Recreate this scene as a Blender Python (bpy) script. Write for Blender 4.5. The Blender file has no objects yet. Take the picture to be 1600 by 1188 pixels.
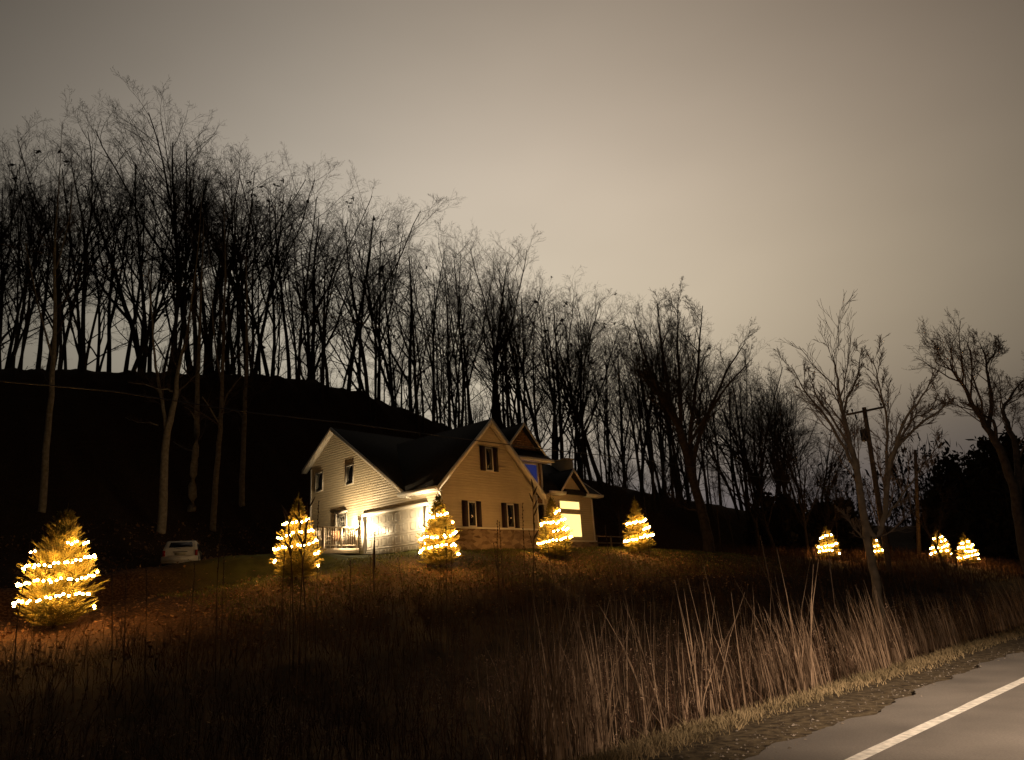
import bpy, math, random
import numpy as np
from math import sin, cos, pi, radians, sqrt, atan2
from mathutils import Vector, Matrix

random.seed(7); rng = np.random.default_rng(7)
sc = bpy.context.scene
col = sc.collection

# ------------------------------------------------------------------ camera
TH, RO, FPX = radians(16.0), radians(3.5), 1150.0
_c, _s = cos(TH), sin(TH)
_r = np.array([1, 0, 0.]); _u = np.array([0, -_s, _c]); _b = np.array([0, -_c, -_s])
_cr, _sr = cos(-RO), sin(-RO)
CM = np.array([_cr*_r + _sr*_u, -_sr*_r + _cr*_u, _b])
cam = bpy.data.cameras.new('camera'); camo = bpy.data.objects.new('camera', cam); col.objects.link(camo)
camo.matrix_world = Matrix([[CM[0][i], CM[1][i], CM[2][i], 0] for i in range(3)] + [[0, 0, 0, 1]])
cam.sensor_fit = 'HORIZONTAL'; cam.sensor_width = 36; cam.lens = 36*FPX/1600
cam.clip_start = 0.1; cam.clip_end = 3000
sc.camera = camo

# ------------------------------------------------------------------ exposure
sc.view_settings.view_transform = 'Standard'; sc.view_settings.look = 'None'
sc.view_settings.exposure = 0; sc.view_settings.gamma = 1
sc.cycles.use_denoising = True
sc.cycles.max_bounces = 5; sc.cycles.diffuse_bounces = 2; sc.cycles.glossy_bounces = 2
sc.cycles.sample_clamp_indirect = 3; sc.cycles.sample_clamp_direct = 0
sc.cycles.caustics_reflective = False; sc.cycles.caustics_refractive = False
try: sc.cycles.use_light_tree = True
except Exception: pass

# ------------------------------------------------------------------ sky: low cloud lit from below by a far town
W = bpy.data.worlds.new('World'); sc.world = W; W.use_nodes = True
nt = W.node_tree; nt.nodes.clear(); N = nt.nodes.new; LK = nt.links.new
def wmath(op, a, b=None, cl=False):
    n = N('ShaderNodeMath'); n.operation = op; n.use_clamp = cl
    for i, v in enumerate((a, b)):
        if v is None: continue
        if isinstance(v, (int, float)): n.inputs[i].default_value = v
        else: LK(v, n.inputs[i])
    return n.outputs[0]
tc = N('ShaderNodeTexCoord'); sp = N('ShaderNodeSeparateXYZ'); LK(tc.outputs['Generated'], sp.inputs[0])
X_, Y_, Z_ = sp.outputs
# bearing of the glow (slightly right of straight ahead) and its fall-off round the compass
gy = radians(1.5)
dotg = wmath('ADD', wmath('MULTIPLY', X_, sin(gy)), wmath('MULTIPLY', Y_, cos(gy)))
hor = wmath('SQRT', wmath('ADD', wmath('MULTIPLY', X_, X_), wmath('MULTIPLY', Y_, Y_)))
caz = wmath('DIVIDE', dotg, wmath('MAXIMUM', hor, 1e-4), True)
az = wmath('ADD', wmath('MULTIPLY', wmath('POWER', caz, 4.8), 0.955), 0.045)
nz = N('ShaderNodeTexNoise'); nz.inputs['Scale'].default_value = 2.2; nz.inputs['Detail'].default_value = 3
mp = N('ShaderNodeMapping'); mp.inputs['Scale'].default_value = (1, 1, 2.5)
LK(tc.outputs['Generated'], mp.inputs[0]); LK(mp.outputs[0], nz.inputs['Vector'])
nv = wmath('ADD', wmath('MULTIPLY', nz.outputs[0], 0.26), 0.87)
ramp = N('ShaderNodeValToRGB'); cr = ramp.color_ramp; cr.interpolation = 'B_SPLINE'
stops = [(0.00, (0.095, 0.088, 0.108)), (0.09, (0.145, 0.134, 0.146)), (0.16, (0.27, 0.240, 0.205)), (0.22, (0.46, 0.405, 0.315)),
         (0.30, (0.61, 0.540, 0.415)), (0.40, (0.635, 0.560, 0.440)), (0.52, (0.575, 0.498, 0.405)),
         (0.62, (0.41, 0.350, 0.282)), (0.72, (0.27, 0.228, 0.182)), (0.86, (0.15, 0.127, 0.104)), (1.0, (0.09, 0.078, 0.067))]
while len(cr.elements) > 1: cr.elements.remove(cr.elements[-1])
cr.elements[0].position = stops[0][0]; cr.elements[0].color = (*stops[0][1], 1)
for p_, c_ in stops[1:]:
    e_ = cr.elements.new(p_); e_.color = (*c_, 1)
LK(Z_, ramp.inputs[0])
# warmer towards the right, where the town is
mixw = N('ShaderNodeMix'); mixw.data_type = 'RGBA'; mixw.blend_type = 'MULTIPLY'
LK(wmath('MULTIPLY', wmath('ADD', X_, 0.25), 1.4, True), mixw.inputs[0])
LK(ramp.outputs[0], mixw.inputs[6]); mixw.inputs[7].default_value = (1.04, 0.95, 0.87, 1)
bg = N('ShaderNodeBackground'); wo = N('ShaderNodeOutputWorld')
LK(mixw.outputs[2], bg.inputs[0]); LK(wmath('MULTIPLY', az, nv), bg.inputs[1]); LK(bg.outputs[0], wo.inputs[0])

# ------------------------------------------------------------------ assumed, unseen headlamps of the camera's own car
def spot(name, loc, yaw, pitch, power, size, blend, colr, rad=0.06):
    l = bpy.data.lights.new(name, 'SPOT'); l.energy = power; l.spot_size = radians(size); l.spot_blend = blend
    l.color = colr; l.shadow_soft_size = rad
    o = bpy.data.objects.new(name, l); col.objects.link(o); o.location = loc
    d = Vector((sin(yaw)*cos(pitch), cos(yaw)*cos(pitch), sin(pitch)))
    o.rotation_euler = d.to_track_quat('-Z', 'Y').to_euler(); return o
RD = radians(46)                                   # bearing of the road
for k in (-0.6, 0.6):
    spot('assumed_headlamp', (0.9 + k*cos(RD), 0.6 - k*sin(RD), -0.55), radians(46), radians(-4), 1150, 100, 1.0, (1.0, 0.76, 0.56))
    spot('added_house_fill', (0.9 + k*cos(RD), 0.6 - k*sin(RD), -0.50), radians(36), radians(1), 110, 115, 1.0, (1.0, 0.60, 0.33))  # added wide, weak fill that lights the house front
# added unseen spot for an assumed street lamp, brightens the road
sl = spot('added_road_light', (9.0, -1.0, 5.6), 0, 0, 15500, 50, 1.0, (1.0, 0.76, 0.55), .12)
sl.rotation_euler = (Vector((6.6, 9.0, -1.6)) - sl.location).to_track_quat('-Z', 'Y').to_euler()

# ------------------------------------------------------------------ frames and terrain
DD = np.array([sin(RD), cos(RD)]); NL = np.array([-cos(RD), sin(RD)])      # along the road, to its left
def st(x, y): return x*DD[0] + y*DD[1], x*NL[0] + y*NL[1]
def xy(s, t): return s*DD[0] + t*NL[0], s*DD[1] + t*NL[1]
def ray(px, py): return CM.T @ np.array([(px-800)/FPX, (594-py)/FPX, -1.])
def at(px, py, Y): d = ray(px, py); return d*Y/d[1]
def proj(p):
    q = CM @ np.array(p, float); return 800 + FPX*q[0]/-q[2], 594 - FPX*q[1]/-q[2]

crest_px = [(-500, 560, 84), (-150, 570, 76), (8, 576, 72), (400, 585, 76), (500, 596, 78), (560, 612, 78), (640, 642, 79), (700, 668, 80), (800, 708, 82),
            (897, 744, 84), (1000, 768, 88), (1100, 786, 92), (1250, 812, 100), (1400, 824, 115), (1592, 812, 135)]
cs, ct, cz = [], [], []
for a, b_, D in crest_px:
    p = at(a, b_, D); q = st(p[0], p[1]); cs.append(q[0]); ct.append(q[1]); cz.append(p[2])
cs = np.array(cs); ct = np.array(ct); cz = np.array(cz)
def sm(a): a = np.clip(a, 0, 1); return a*a*(3-2*a)
_L = ([-60, -10, 5, 12, 17, 20, 34, 40, 54, 76, 110, 300], [-.6, -.3, .0, .95, 1.70, 2.0, 2.0, 1.75, 1.25, .8, .4, 0.])
def wob(x, y, k): return np.sin(x*k+1.3)*np.cos(y*k*1.17+.4) + .5*np.sin(x*k*2.3+y*k*1.9)
def terr(x, y):
    x = np.asarray(x, float); y = np.asarray(y, float)
    s, t = st(x, y)
    L = np.interp(s, *_L)
    a = np.interp(t, [-40, -9, -4.6, 4.2, 4.9, 6.1, 7.4, 9, 14, 17.0], [-2.6, -2.2, -1.64, -1.64, -1.64, -1.80, -2.45, -2.55, -2.3, -1.55])
    tl = np.interp(t, [17.0, 18, 20.5, 23.0, 25.0, 26.8], [-9, -2.6, -1.35, -.62, -.25, 0.0])
    z = np.where(t < 17.0, a, -1.55 + (L + 1.55)*np.clip(1 + tl/3.0, 0, 1)*1.0)
    z = np.where((t >= 17.0) & (t < 26.8), -1.55 + (L+1.55)*np.interp(t, [17, 18.5, 20.5, 23, 25, 26.8], [0, .18, .48, .78, .93, 1.0]), z)
    # drive and pad by the garage, a little lower than the lip of the lawn
    pad = sm((t-27.2)/1.6)
    zp = np.interp(s, [0, 8, 14, 18, 36, 60], [.7, 1.6, 2.05, 1.9, 1.85, 1.4])
    z = z*(1-pad) + np.maximum(np.minimum(zp, L+1.0), L-.4)*pad
    # the wooded hill
    sc_ = s; tcx = np.interp(sc_, cs, ct); zc = np.interp(sc_, cs, cz)
    t0 = np.interp(s, [0, 15, 25, 45, 60, 90], [38, 39, 41, 43, 38, 34])
    u = np.clip((t-t0)/np.maximum(tcx-t0, 2), 0, 1)
    hill = z + (zc - z)*(.45*u**1.35 + .55*sm(u)**1.1)
    dn = np.clip((t-tcx)/60, 0, 1)
    hill = np.where(t > tcx, zc*(1-sm(dn)) - 4*sm(dn), hill)
    z = np.where(t > t0, hill, z)
    rough = sm((t-6.2)/2) * (.10 + .10*sm((t-38)/10) - .06*sm((t-19)/3)*(1-sm((t-32)/6)))
    z = z + rough*wob(x, y, 1.1) + .4*rough*wob(x+5, y-3, 2.9)
    return z
def gz(x, y): return float(terr(x, y))
def hit(px, py, lo=8.0, hi=160.0):
    d = ray(px, py); d = d/d[1]
    Y = np.arange(lo, hi, .1); g = terr(d[0]*Y, Y); k = np.nonzero(d[2]*Y <= g)[0]
    if len(k) == 0: return None
    y = Y[k[0]]; return d[0]*y, y, gz(d[0]*y, y)
def base(px, Y):
    # the ground point at depth Y that stands below picture column px (near the horizon)
    py = 860
    for _ in range(6):
        p = at(px, py, Y); z = gz(p[0], p[1]); py = proj((p[0], p[1], z))[1]
    return p[0], p[1], z

# ------------------------------------------------------------------ materials
def mat(name, base_c, rough=.85, var=.0, scale=5., c2=None, bump=0., bscale=30., emit=None, estr=0., metal=0., spec=.3, coord='Object'):
    m = bpy.data.materials.new(name); m.use_nodes = True; t = m.node_tree; p = t.nodes['Principled BSDF']
    p.inputs['Base Color'].default_value = (*base_c, 1); p.inputs['Roughness'].default_value = rough
    p.inputs['Metallic'].default_value = metal; p.inputs['Specular IOR Level'].default_value = spec
    tcn = t.nodes.new('ShaderNodeTexCoord')
    if c2 is not None or var:
        n = t.nodes.new('ShaderNodeTexNoise'); n.inputs['Scale'].default_value = scale; n.inputs['Detail'].default_value = 6
        t.links.new(tcn.outputs[coord], n.inputs['Vector'])
        r = t.nodes.new('ShaderNodeValToRGB'); r.color_ramp.elements[0].position = .35; r.color_ramp.elements[1].position = .65
        c2 = c2 or tuple(min(1, x*(1+var)) for x in base_c); c1 = base_c if not var else tuple(x*(1-var) for x in base_c)
        r.color_ramp.elements[0].color = (*c1, 1); r.color_ramp.elements[1].color = (*c2, 1)
        t.links.new(n.outputs[0], r.inputs[0]); t.links.new(r.outputs[0], p.inputs['Base Color'])
    if bump:
        n2 = t.nodes.new('ShaderNodeTexNoise'); n2.inputs['Scale'].default_value = bscale; n2.inputs['Detail'].default_value = 5
        t.links.new(tcn.outputs[coord], n2.inputs['Vector'])
        b = t.nodes.new('ShaderNodeBump'); b.inputs['Strength'].default_value = bump; b.inputs['Distance'].default_value = .03
        t.links.new(n2.outputs[0], b.inputs['Height']); t.links.new(b.outputs[0], p.inputs['Normal'])
    if emit:
        p.inputs['Emission Color'].default_value = (*emit, 1); p.inputs['Emission Strength'].default_value = estr
    return m
M = {}
M['siding'] = mat('vinyl_siding', (.50, .43, .31), .55, .05, 2.)
M['siding2'] = mat('gable_siding', (.50, .43, .31), .6, .06, 1.5)
M['trim'] = mat('white_trim', (.78, .74, .66), .5, .04, 4)
M['door'] = mat('white_door_paint', (.74, .70, .62), .45, .03, 3)
M['shingle'] = mat('roof_shingles', (.018, .016, .015), .9, .4, 12, bump=.6, bscale=25)
M['shake'] = mat('cedar_shakes', (.26, .15, .08), .8, .35, 9, bump=.8, bscale=18)
M['shutter'] = mat('maroon_shutter', (.022, .006, .006), .6, .1, 10)
M['glass'] = mat('dark_glass', (.008, .008, .010), .12, spec=.5)
M['blueglass'] = mat('blue_lit_curtain', (.02, .02, .08), .4, emit=(.03, .05, .26), estr=.30)
M['lit'] = mat('lit_room_pane', (.7, .6, .4), .5, emit=(1, .68, .22), estr=1.9)
M['deckwood'] = mat('deck_paint', (.68, .58, .45), .6, .08, 8)
M['lamp'] = mat('lantern_glass', (1, .9, .7), .3, emit=(1, .74, .40), estr=60)
M['black'] = mat('black_metal', (.02, .02, .02), .4, .1, 10)
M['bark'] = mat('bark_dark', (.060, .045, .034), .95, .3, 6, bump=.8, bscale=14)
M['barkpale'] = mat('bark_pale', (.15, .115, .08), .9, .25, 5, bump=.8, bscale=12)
M['barklit'] = mat('bark_lantern_lit', (.36, .29, .20), .9, .25, 5, bump=.8, bscale=12)  # lantern light on the slope trunks put into a paler bark colour
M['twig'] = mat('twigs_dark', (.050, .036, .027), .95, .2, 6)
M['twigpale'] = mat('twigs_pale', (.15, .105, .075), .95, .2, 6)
M['needle'] = mat('spruce_needles', (.14, .135, .024), .7, c2=(.30, .235, .038), scale=3.2)
M['bulb'] = mat('warm_bulb', (1, .8, .5), .3, emit=(1, .48, .13), estr=200)
M['cord'] = mat('green_cord', (.02, .035, .02), .6, .1, 5)
M['pole'] = mat('weathered_pole', (.20, .145, .10), .9, .25, 7, bump=.6, bscale=20)
M['wire'] = mat('cable', (.045, .038, .034), .5, .1, 5)
M['leafdark'] = mat('dark_brush_leaves', (.030, .026, .018), .9, .3, 3)
M['carpaint'] = mat('white_car_paint', (.62, .56, .47), .35, .03, 3, spec=.5)
M['tyre'] = mat('tyre_rubber', (.02, .02, .02), .9, .1, 8)
M['red'] = mat('tail_lamp_plastic', (.30, .02, .015), .25, .1, 6, spec=.5)
M['plate'] = mat('licence_plate', (.42, .36, .24), .5, .1, 20)
M['stalk'] = mat('dead_stalk', (.085, .055, .035), .9, .2, 6)
M['reed'] = mat('dry_reed', (.10, .062, .036), .8, c2=(.33, .225, .145), scale=2.2)
M['weed'] = mat('brown_weeds', (.055, .030, .018), .95, c2=(.12, .066, .038), scale=.8)
M['fluff'] = mat('seed_fluff', (.20, .125, .085), .95, c2=(.32, .22, .15), scale=2)
M['verge'] = mat('verge_grass', (.12, .092, .045), .85, c2=(.33, .245, .135), scale=1.6)
M['lawn'] = mat('lawn_grass', (.085, .095, .020), .85, c2=(.14, .15, .035), scale=1.1)
M['leaf'] = mat('fallen_leaf', (.15, .072, .030), .85, c2=(.32, .19, .095), scale=3)
M['grit'] = mat('loose_gravel', (.10, .08, .06), .9, c2=(.30, .25, .20), scale=6)
M['chair'] = mat('patio_chair_paint', (.7, .62, .5), .5, .05, 6)
M['chair2'] = mat('patio_chair_wicker', (.35, .17, .08), .7, .2, 14)

def stone_mat():
    m = mat('fieldstone', (.3, .2, .12), .9); t = m.node_tree; p = t.nodes['Principled BSDF']
    tcn = t.nodes.new('ShaderNodeTexCoord'); mp = t.nodes.new('ShaderNodeMapping'); mp.inputs['Scale'].default_value = (2.4, 2.4, 5.2)
    v = t.nodes.new('ShaderNodeTexVoronoi'); v.inputs['Scale'].default_value = 1.4
    v2 = t.nodes.new('ShaderNodeTexVoronoi'); v2.feature = 'DISTANCE_TO_EDGE'; v2.inputs['Scale'].default_value = 1.4
    t.links.new(tcn.outputs['Object'], mp.inputs[0]); t.links.new(mp.outputs[0], v.inputs['Vector']); t.links.new(mp.outputs[0], v2.inputs['Vector'])
    r = t.nodes.new('ShaderNodeValToRGB'); r.color_ramp.elements[0].color = (.16, .10, .06, 1); r.color_ramp.elements[1].color = (.42, .31, .20, 1)
    sx = t.nodes.new('ShaderNodeSeparateXYZ'); t.links.new(v.outputs['Color'], sx.inputs[0]); t.links.new(sx.outputs[0], r.inputs[0])
    t.links.new(r.outputs[0], p.inputs['Base Color'])
    b = t.nodes.new('ShaderNodeBump'); b.inputs['Strength'].default_value = .9; b.inputs['Distance'].default_value = .06
    rr = t.nodes.new('ShaderNodeMath'); rr.operation = 'MINIMUM'; rr.inputs[1].default_value = .12
    t.links.new(v2.outputs['Distance'], rr.inputs[0]); t.links.new(rr.outputs[0], b.inputs['Height']); t.links.new(b.outputs[0], p.inputs['Normal'])
    return m
M['stone'] = stone_mat()

def ground_mat():
    m = bpy.data.materials.new('field_and_woodland_soil'); m.use_nodes = True; t = m.node_tree; p = t.nodes['Principled BSDF']
    p.inputs['Roughness'].default_value = .95; p.inputs['Specular IOR Level'].default_value = .1
    at_ = t.nodes.new('ShaderNodeAttribute'); at_.attribute_name = 'zone'      # r: lawn, g: verge soil, b: leaf litter
    sx = t.nodes.new('ShaderNodeSeparateColor'); t.links.new(at_.outputs['Color'], sx.inputs[0])
    tcn = t.nodes.new('ShaderNodeTexCoord')
    def noise(s, d=6):
        n = t.nodes.new('ShaderNodeTexNoise'); n.inputs['Scale'].default_value = s; n.inputs['Detail'].default_value = d
        t.links.new(tcn.outputs['Object'], n.inputs['Vector']); return n.outputs[0]
    def ramp2(src, a, b, p0=.35, p1=.65):
        r = t.nodes.new('ShaderNodeValToRGB'); r.color_ramp.elements[0].position = p0; r.color_ramp.elements[1].position = p1
        r.color_ramp.elements[0].color = (*a, 1); r.color_ramp.elements[1].color = (*b, 1); t.links.new(src, r.inputs[0]); return r.outputs[0]
    def mix(f, a, b):
        n = t.nodes.new('ShaderNodeMix'); n.data_type = 'RGBA'; t.links.new(f, n.inputs[0]); t.links.new(a, n.inputs[6]); t.links.new(b, n.inputs[7]); return n.outputs[2]
    soil = ramp2(noise(2.5), (.018, .012, .008), (.045, .029, .018))
    lawn = ramp2(noise(1.6), (.045, .050, .012), (.095, .100, .022))
    verge = ramp2(noise(9), (.045, .033, .022), (.150, .115, .070))
    leaf = ramp2(noise(14, 3), (.040, .020, .010), (.13, .068, .030), .45, .6)
    c = mix(sx.outputs[0], soil, lawn); c = mix(sx.outputs[1], c, verge); c = mix(sx.outputs[2], c, leaf)
    t.links.new(c, p.inputs['Base Color'])
    b = t.nodes.new('ShaderNodeBump'); b.inputs['Strength'].default_value = .55; b.inputs['Distance'].default_value = .03
    t.links.new(noise(34), b.inputs['Height']); t.links.new(b.outputs[0], p.inputs['Normal'])
    return m
def road_mat():
    m = bpy.data.materials.new('worn_asphalt'); m.use_nodes = True; t = m.node_tree; p = t.nodes['Principled BSDF']
    p.inputs['Roughness'].default_value = .75; p.inputs['Specular IOR Level'].default_value = .3
    tcn = t.nodes.new('ShaderNodeTexCoord')
    def noise(s, d=6):
        n = t.nodes.new('ShaderNodeTexNoise'); n.inputs['Scale'].default_value = s; n.inputs['Detail'].default_value = d
        t.links.new(tcn.outputs['Object'], n.inputs['Vector']); return n.outputs[0]
    r = t.nodes.new('ShaderNodeValToRGB'); r.color_ramp.elements[0].position = .3; r.color_ramp.elements[1].position = .7
    r.color_ramp.elements[0].color = (.125, .112, .10, 1); r.color_ramp.elements[1].color = (.23, .205, .18, 1)
    t.links.new(noise(.7, 9), r.inputs[0])
    r2 = t.nodes.new('ShaderNodeValToRGB'); r2.color_ramp.elements[0].color = (.62, .62, .62, 1); r2.color_ramp.elements[1].color = (1.32, 1.32, 1.32, 1)
    t.links.new(noise(45, 4), r2.inputs[0])
    mx = t.nodes.new('ShaderNodeMix'); mx.data_type = 'RGBA'; mx.blend_type = 'MULTIPLY'; mx.inputs[0].default_value = 1
    t.links.new(r.outputs[0], mx.inputs[6]); t.links.new(r2.outputs[0], mx.inputs[7]); t.links.new(mx.outputs[2], p.inputs['Base Color'])
    b = t.nodes.new('ShaderNodeBump'); b.inputs['Strength'].default_value = .5; b.inputs['Distance'].default_value = .01
    t.links.new(noise(160, 3), b.inputs['Height']); t.links.new(b.outputs[0], p.inputs['Normal'])
    return m
M['ground'] = ground_mat(); M['road'] = road_mat()
M['paint'] = mat('road_paint', (.74, .70, .63), .7, .22, 14, bump=.3, bscale=120)
M['drive'] = mat('dark_asphalt_drive', (.035, .028, .022), .9, .3, 4, bump=.5, bscale=40)

# ------------------------------------------------------------------ mesh helpers
class MB:
    def __init__(s): s.v = []; s.f = []; s.mi = []; s.n = 0
    def add(s, vs, fs, mi=0):
        vs = np.asarray(vs, float).reshape(-1, 3); s.v.append(vs)
        for f in fs: s.f.append(tuple(i + s.n for i in f)); s.mi.append(mi)
        s.n += len(vs)
    def quad(s, a, b, c, d, mi=0): s.add([a, b, c, d], [(0, 1, 2, 3)], mi)
    def box(s, x0, x1, y0, y1, z0, z1, mi=0):
        s.add([(x0,y0,z0),(x1,y0,z0),(x1,y1,z0),(x0,y1,z0),(x0,y0,z1),(x1,y0,z1),(x1,y1,z1),(x0,y1,z1)],
              [(0,3,2,1),(4,5,6,7),(0,1,5,4),(1,2,6,5),(2,3,7,6),(3,0,4,7)], mi)
    def slab(s, pts, d, mi=0):
        # polygon given as 3-D points, thickened along vector d
        n = len(pts); p = np.asarray(pts, float); q = p + np.asarray(d, float)
        s.add(np.vstack([p, q]), [tuple(range(n))[::-1], tuple(range(n, 2*n))] + [(i, (i+1) % n, n+(i+1) % n, n+i) for i in range(n)], mi)
    def bar(s, a, b, r1, r2=None, k=6, mi=0, cap=True): s.tube([a, b], [r1, r2 if r2 is not None else r1], k, mi, cap)
    def tube(s, pts, rad, k=6, mi=0, cap=False):
        P = np.asarray(pts, float); n = len(P)
        T = np.gradient(P, axis=0); T /= np.linalg.norm(T, axis=1)[:, None] + 1e-9
        ref = np.array([0, 0, 1.]) if abs(T[0][2]) < .9 else np.array([1., 0, 0])
        A = np.cross(T, ref); A /= np.linalg.norm(A, axis=1)[:, None] + 1e-9; B = np.cross(T, A)
        a = np.arange(k)*2*pi/k
        R = np.asarray(rad, float)[:, None, None]
        V = P[:, None, :] + R*(np.cos(a)[None, :, None]*A[:, None, :] + np.sin(a)[None, :, None]*B[:, None, :])
        fs = [(i*k+j, i*k+(j+1) % k, (i+1)*k+(j+1) % k, (i+1)*k+j) for i in range(n-1) for j in range(k)]
        if cap: fs += [tuple(range(k))[::-1], tuple(range((n-1)*k, n*k))]
        s.add(V.reshape(-1, 3), fs, mi)
    def mesh(s, name, mats, smooth=False):
        me = bpy.data.meshes.new(name); V = np.vstack(s.v) if s.v else np.zeros((0, 3))
        ln = np.array([len(f) for f in s.f], np.int32); loops = np.fromiter((i for f in s.f for i in f), np.int32, int(ln.sum()))
        me.vertices.add(len(V)); me.vertices.foreach_set('co', V.ravel())
        me.loops.add(len(loops)); me.loops.foreach_set('vertex_index', loops)
        me.polygons.add(len(ln)); me.polygons.foreach_set('loop_start', np.concatenate([[0], np.cumsum(ln)[:-1]]).astype(np.int32))
        me.polygons.foreach_set('loop_total', ln)
        if not isinstance(mats, (list, tuple)): mats = [mats]
        for m in mats: me.materials.append(m)
        if len(mats) > 1: me.polygons.foreach_set('material_index', np.array(s.mi, np.int32))
        if smooth: me.polygons.foreach_set('use_smooth', np.ones(len(ln), bool))
        me.update(calc_edges=True); me.validate(); return me
    def build(s, name, mats, parent=None, smooth=False):
        o = bpy.data.objects.new(name, s.mesh(name, mats, smooth)); col.objects.link(o)
        if parent is not None: o.parent = parent
        return o
def tag(o, label=None, cat=None, group=None, kind=None, category=None):
    cat = cat or category
    for k, v in (('label', label), ('category', cat), ('group', group), ('kind', kind)):
        if v: o[k] = v
    return o
def empty(name, loc, rz=0, **k):
    o = bpy.data.objects.new(name, None); o.empty_display_size = .2; col.objects.link(o)
    o.location = loc; o.rotation_euler = (0, 0, rz); tag(o, **k); return o
def inst(name, me, parent=None, loc=(0, 0, 0), rz=0, sc_=1.):
    o = bpy.data.objects.new(name, me); col.objects.link(o); o.parent = parent; o.location = loc; o.rotation_euler = (0, 0, rz)
    o.scale = (sc_,)*3 if isinstance(sc_, (int, float)) else sc_; return o
def copy_tree(o, parent=None):
    c = o.copy(); col.objects.link(c); c.parent = parent
    for ch in o.children: copy_tree(ch, c)
    return c

# ------------------------------------------------------------------ ground, road
def axis(segs):
    a = [segs[0][0]]
    for lo, hi, st_ in segs:
        n = max(1, int(round((hi-lo)/st_))); a += list(np.linspace(lo, hi, n+1)[1:])
    return np.array(a)
SA = axis([(-1500, -200, 200), (-200, -40, 20), (-40, 0, 2), (0, 60, .5), (60, 130, 1.2), (130, 250, 6), (250, 2000, 200)])
TA = axis([(-800, -60, 100), (-60, -8, 6), (-8, 4.2, .8), (4.2, 9, .2), (9, 40, .45), (40, 100, 1.2), (100, 200, 8), (200, 2000, 150)])
S, T = np.meshgrid(SA, TA, indexing='ij'); GX, GY = xy(S, T); GZ = terr(GX, GY)
ns, ntt = len(SA), len(TA)
gb = MB(); idx = np.arange(ns*ntt).reshape(ns, ntt)
gb.v.append(np.stack([GX.ravel(), GY.ravel(), GZ.ravel()], 1)); gb.n = ns*ntt
F = np.stack([idx[:-1, :-1], idx[1:, :-1], idx[1:, 1:], idx[:-1, 1:]], -1).reshape(-1, 4); gb.f = [tuple(f) for f in F.tolist()]
g = gb.build('ground', M['ground'], smooth=True); tag(g, 'dark field, lawn and wooded hillside ground beside the road', kind='structure')
ca = g.data.color_attributes.new('zone', 'FLOAT_COLOR', 'POINT')
wv = wob(GX, GY, .9)*.5
lawn_z = sm((T-20.6+wv)/1.3)*(1-sm((T-36+wv)/3))*sm((S-8)/6)*(1-sm((S-42)/6))
verge_z = (1-sm((T-6.3)/.4))
litter = sm((T-19.5)/1.5)*(1-sm((T-24.5+wv*2)/3)); litter = np.maximum(litter, sm((12-S)/5)*sm((T-19.5)/1.5)*(1-sm((T-30)/3)))
litter = np.maximum(litter*.8, .6*sm((T-38)/5))
C4 = np.stack([lawn_z, verge_z, litter, np.ones_like(S)], -1).reshape(-1, 4)
ca.data.foreach_set('color', C4.ravel().astype(np.float32))

def ribbon(name, s0, s1, ds, tl, tr, z, m, jag=0.0, amp=0.0):
    # tl, tr: left and right border as t; jag roughens the left border
    b = MB(); ss = np.arange(s0, s1+ds, ds); tl_ = np.full(len(ss), float(tl))
    if jag: tl_ += jag*(rng.random(len(ss))-.5) + amp*(np.sin(ss*.55)+.6*np.sin(ss*1.7+1)+.45*np.sin(ss*4.3+2)+.35*np.sin(ss*7.9+.5))
    V = []; 
    for s_, a in zip(ss, tl_): V += [(*xy(s_, a), z), (*xy(s_, tr), z)]
    b.add(V, [(2*i, 2*i+1, 2*i+3, 2*i+2) for i in range(len(ss)-1)])
    return b.build(name, m)
rd = ribbon('road', -60, 300, .08, 4.12, -4.4, -1.600, M['road'], .035, .085); tag(rd, kind='structure', label='worn asphalt country road at lower right')
rl = ribbon('road_marking', -60, 300, .5, 3.30, 3.16, -1.596, M['paint'], .012, .004); tag(rl, kind='structure', label='white painted edge line on the road')
rl = ribbon('road_marking', -60, 300, .5, -.52, -.64, -1.596, M['paint']); tag(rl, kind='structure', label='painted centre line of the road')
# drive: from the garage out to the left where the car stands
YH = radians(42); vv = np.array([sin(YH), cos(YH)]); ww = np.array([-cos(YH), sin(YH)])
HC = at(690, 862, 33.0)[:2]; HZ = 1.85
def drape(name, pts_l, pts_r, m, dz, n=12):
    b = MB(); V = []; k = 10
    for (a, c) in zip(pts_l, pts_r):
        for j in range(k+1):
            q = np.array(a)*(1-j/k) + np.array(c)*j/k; V.append((q[0], q[1], gz(*q)+dz))
    b.add(V, [(i*(k+1)+j, i*(k+1)+j+1, (i+1)*(k+1)+j+1, (i+1)*(k+1)+j) for i in range(len(pts_l)-1) for j in range(k)])
    return b.build(name, m, smooth=True)
Ld, Rd_ = [], []
for s_ in np.arange(-12, 20.1, .8):
    tm = np.interp(s_, [-12, 8, 14, 20], [30.5, 31.5, 33.5, 29.5]); hw = np.interp(s_, [-12, 10, 16, 20], [1.8, 1.9, 3.2, 2.0])
    Ld.append(xy(s_, tm-hw)); Rd_.append(xy(s_, tm+hw))
dr = drape('driveway', Ld, Rd_, M['drive'], .03); tag(dr, kind='structure', label='dark driveway leading left from the garage')

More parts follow.
